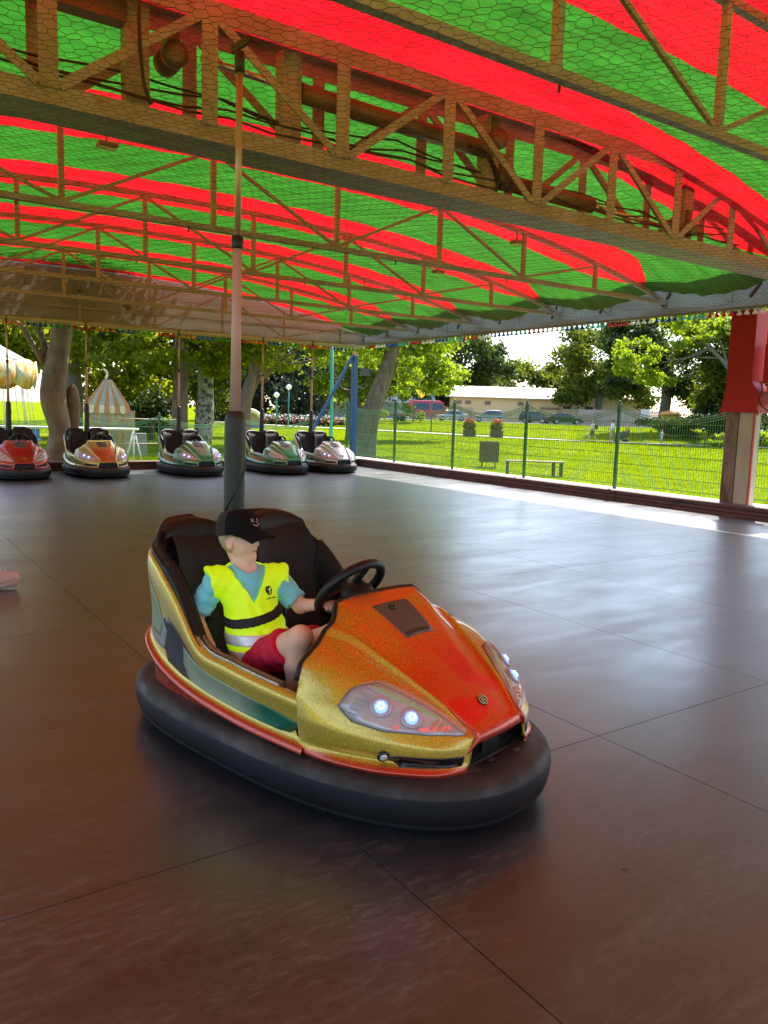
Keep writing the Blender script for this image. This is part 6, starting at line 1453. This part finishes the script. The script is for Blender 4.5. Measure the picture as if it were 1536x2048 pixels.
# ================================================================== PEOPLE FAR OFF, AND THE STEPPING FOOT
def walker(label, x, y, h, heading, cols, seed, stride=.35, reach=.2, zoff=0.0):
    """standing or walking figure; cols: skin, top, bottom, hair"""
    k = h/1.75; f = np.array([math.cos(heading), math.sin(heading), 0]); l = np.array([-f[1], f[0], 0]); u = np.array([0, 0, 1.])
    def P(a, s, z): return (f*a+l*s+u*z)*k
    S = SDF(np.array([-.62, -.62, -.02])*k, np.array([.62, .62, 1.82])*k, .028*k)
    S.ell(P(.01, 0, 1.62), np.array([.095, .08, .115])*k, None, k=.01).ell(P(.09, 0, 1.60), np.array([.025, .02, .02])*k, None, k=.02).cap(P(-.01, 0, 1.52), P(0, 0, 1.42), .055*k, .07*k, k=.03)
    S.cap(P(0, -.16, 1.40), P(0, .16, 1.40), .075*k, .075*k, k=.04).cap(P(0, 0, 1.36), P(0, 0, 1.05), .15*k, .13*k, k=.05).cap(P(0, -.05, .95), P(0, .05, .95), .14*k, .14*k, k=.05)
    for s_ in (-1, 1):
        st = stride*s_; kn = P(st*.5+.05, s_*.1, .50); an = P(st, s_*.1, .09)
        S.cap(P(0, s_*.09, .92), kn, .095*k, .065*k, k=.03).cap(kn, an, .062*k, .042*k, k=.02).cap(an, an+f*.15*k-u*.02*k, .045*k, .035*k, k=.02)
        el = P(-st*.25+.02, s_*.25, 1.12); ha = P(-st*.3+reach, s_*.24, .95 if reach > 0 else .86); S.cap(P(0, s_*.20, 1.38), el, .05*k, .042*k, k=.03).cap(el, ha, .04*k, .03*k, k=.02).ell(ha, np.array([.05, .03, .05])*k, None, k=.02)
    o = S.build('person', mat('skin_far', (.55, .34, .25), .6)); o.location = (x, y, gz(x, y)+.02+zoff); tag(o, label, 'person')
    T_ = SDF(np.array([-.45, -.45, .8])*k, np.array([.45, .45, 1.6])*k, .03*k); T_.cap(P(0, -.16, 1.39), P(0, .16, 1.39), .09*k, .09*k, k=.04).cap(P(0, 0, 1.34), P(0, 0, .98), .165*k, .155*k, k=.05)
    for s_ in (-1, 1): T_.cap(P(0, s_*.20, 1.38), P(0, s_*.24, 1.2), .07*k, .07*k, k=.03)
    T_.build('shirt', mat('cloth_'+str(cols[0]), cols[0], .8), o)
    S_ = SDF(np.array([-.45, -.45, .3])*k, np.array([.45, .45, 1.1])*k, .03*k); S_.cap(P(0, -.05, .95), P(0, .05, .95), .155*k, .155*k, k=.05)
    for s_ in (-1, 1): st = stride*s_; S_.cap(P(0, s_*.09, .92), P(st*.45+.05, s_*.1, .55), .11*k, .085*k, k=.03)
    S_.build('trousers', mat('cloth_'+str(cols[1]), cols[1], .8), o)
    Hh_ = SDF(np.array([-.2, -.2, 1.4])*k, np.array([.2, .2, 1.85])*k, .025*k); Hh_.ell(P(-.015, 0, 1.65), np.array([.105, .092, .11])*k, None, k=0).cut(P(.05, 0, 1.63), f-u*.4); Hh_.build('hair', mat('cloth_'+str(cols[2]), cols[2], .7), o)
    return o
hd_ = R(150)
walker('man in white T-shirt and khaki trousers walking behind the fence post', 51.4, 42.3, 1.80, hd_, ((.7, .7, .68), (.42, .36, .26), (.03, .025, .02)), 1, .2)
w1 = walker('woman in beige top with dark backpack striding left on the path', 50.3, 43.4, 1.68, hd_, ((.48, .38, .26), (.04, .04, .045), (.25, .16, .08)), 2, .42)
MB().box((-.12, -.15, 0), (.12, .15, .42), .04).build('backpack', mat('backpack_dark', (.03, .03, .035), .8), w1).location = (.22, -.10, .98)
walker('person in yellow top and dark trousers next to the walking man', 52.3, 41.5, 1.60, hd_, ((.60, .42, .05), (.035, .035, .045), (.45, .36, .22)), 3, .15)
walker('small child in white at the right of the walking group', 54.6, 39.9, 1.10, hd_, ((.75, .75, .75), (.7, .7, .72), (.4, .3, .2)), 4, .1)
sl = empty('stroller', (51.7, 41.6, gz(51.7, 41.6)), hd_, 'dark pushchair among the walking group', 'stroller'); sd_ = mat('stroller_dark', (.03, .03, .035), .7)
MB().prism([(-.1, -.22, .35), (.45, -.22, .3), (.5, -.22, .45), (.05, -.22, .55), (-.1, -.22, .95), (-.3, -.22, .8)], (0, .44, 0)).build('seat', sd_, sl)
for x, s_ in ((-.3, -.25), (-.3, .25), (.45, 0)): MB().lathe([(.05, -.03), (.13, -.03), (.13, .03), (.05, .03)], (x, s_, .13), 12, (0, 1, 0)).build('wheel', tyre, sl)
MB().tube([(-.3, -.2, .15), (-.55, -.2, 1.0), (-.55, .2, 1.0), (-.3, .2, .15)], .018, 6).build('handle', sd_, sl)
# person just out of the picture on the left: only a pink shoe shows
pk_ = walker('person at the left edge of whom only a pale pink shoe toe shows', .575, 6.66, 1.70, R(5), ((.3, .3, .34), (.06, .07, .10), (.12, .08, .05)), 5, .30, -.22)
pk_.location.z = .012
pinkm = mat('shoe_pink', (.62, .38, .34), .6, var=.1, vscale=20, bump=.2); solem = mat('shoe_sole', (.55, .38, .33), .6)
toe = SDF((.05, -.30, -.02), (.70, .30, .30), .008)
f5 = np.array([math.cos(R(5)), math.sin(R(5)), 0]); l5 = np.array([-f5[1], f5[0], 0])
h5 = f5*.28+l5*.10+np.array([0, 0, .055]); toe.cap(h5, h5+f5*.225+np.array([0, 0, .022]), .046, .046, k=0).cap(h5+np.array([0, 0, .03]), h5+f5*.12+np.array([0, 0, .055]), .048, .04, k=.03)
so_ = toe.build('shoe', pinkm, pk_)
MB().tube([h5+np.array([0, 0, -.035])-f5*.03, h5+f5*.10+np.array([0, 0, -.030]), h5+f5*.24+np.array([0, 0, -.014])], [.03, .036, .040], 10).build('sole', solem, so_)
m = MB()
for q in range(4): c_ = h5+f5*(.06+.035*q)+np.array([0, 0, .088+.001*q]); m.tube([c_-l5*.03-np.array([0, 0, .008]), c_+np.array([0, 0, .004]), c_+l5*.03-np.array([0, 0, .008])], .005, 5)
m.build('lace', mat('lace_white', (.7, .6, .58), .7), so_)
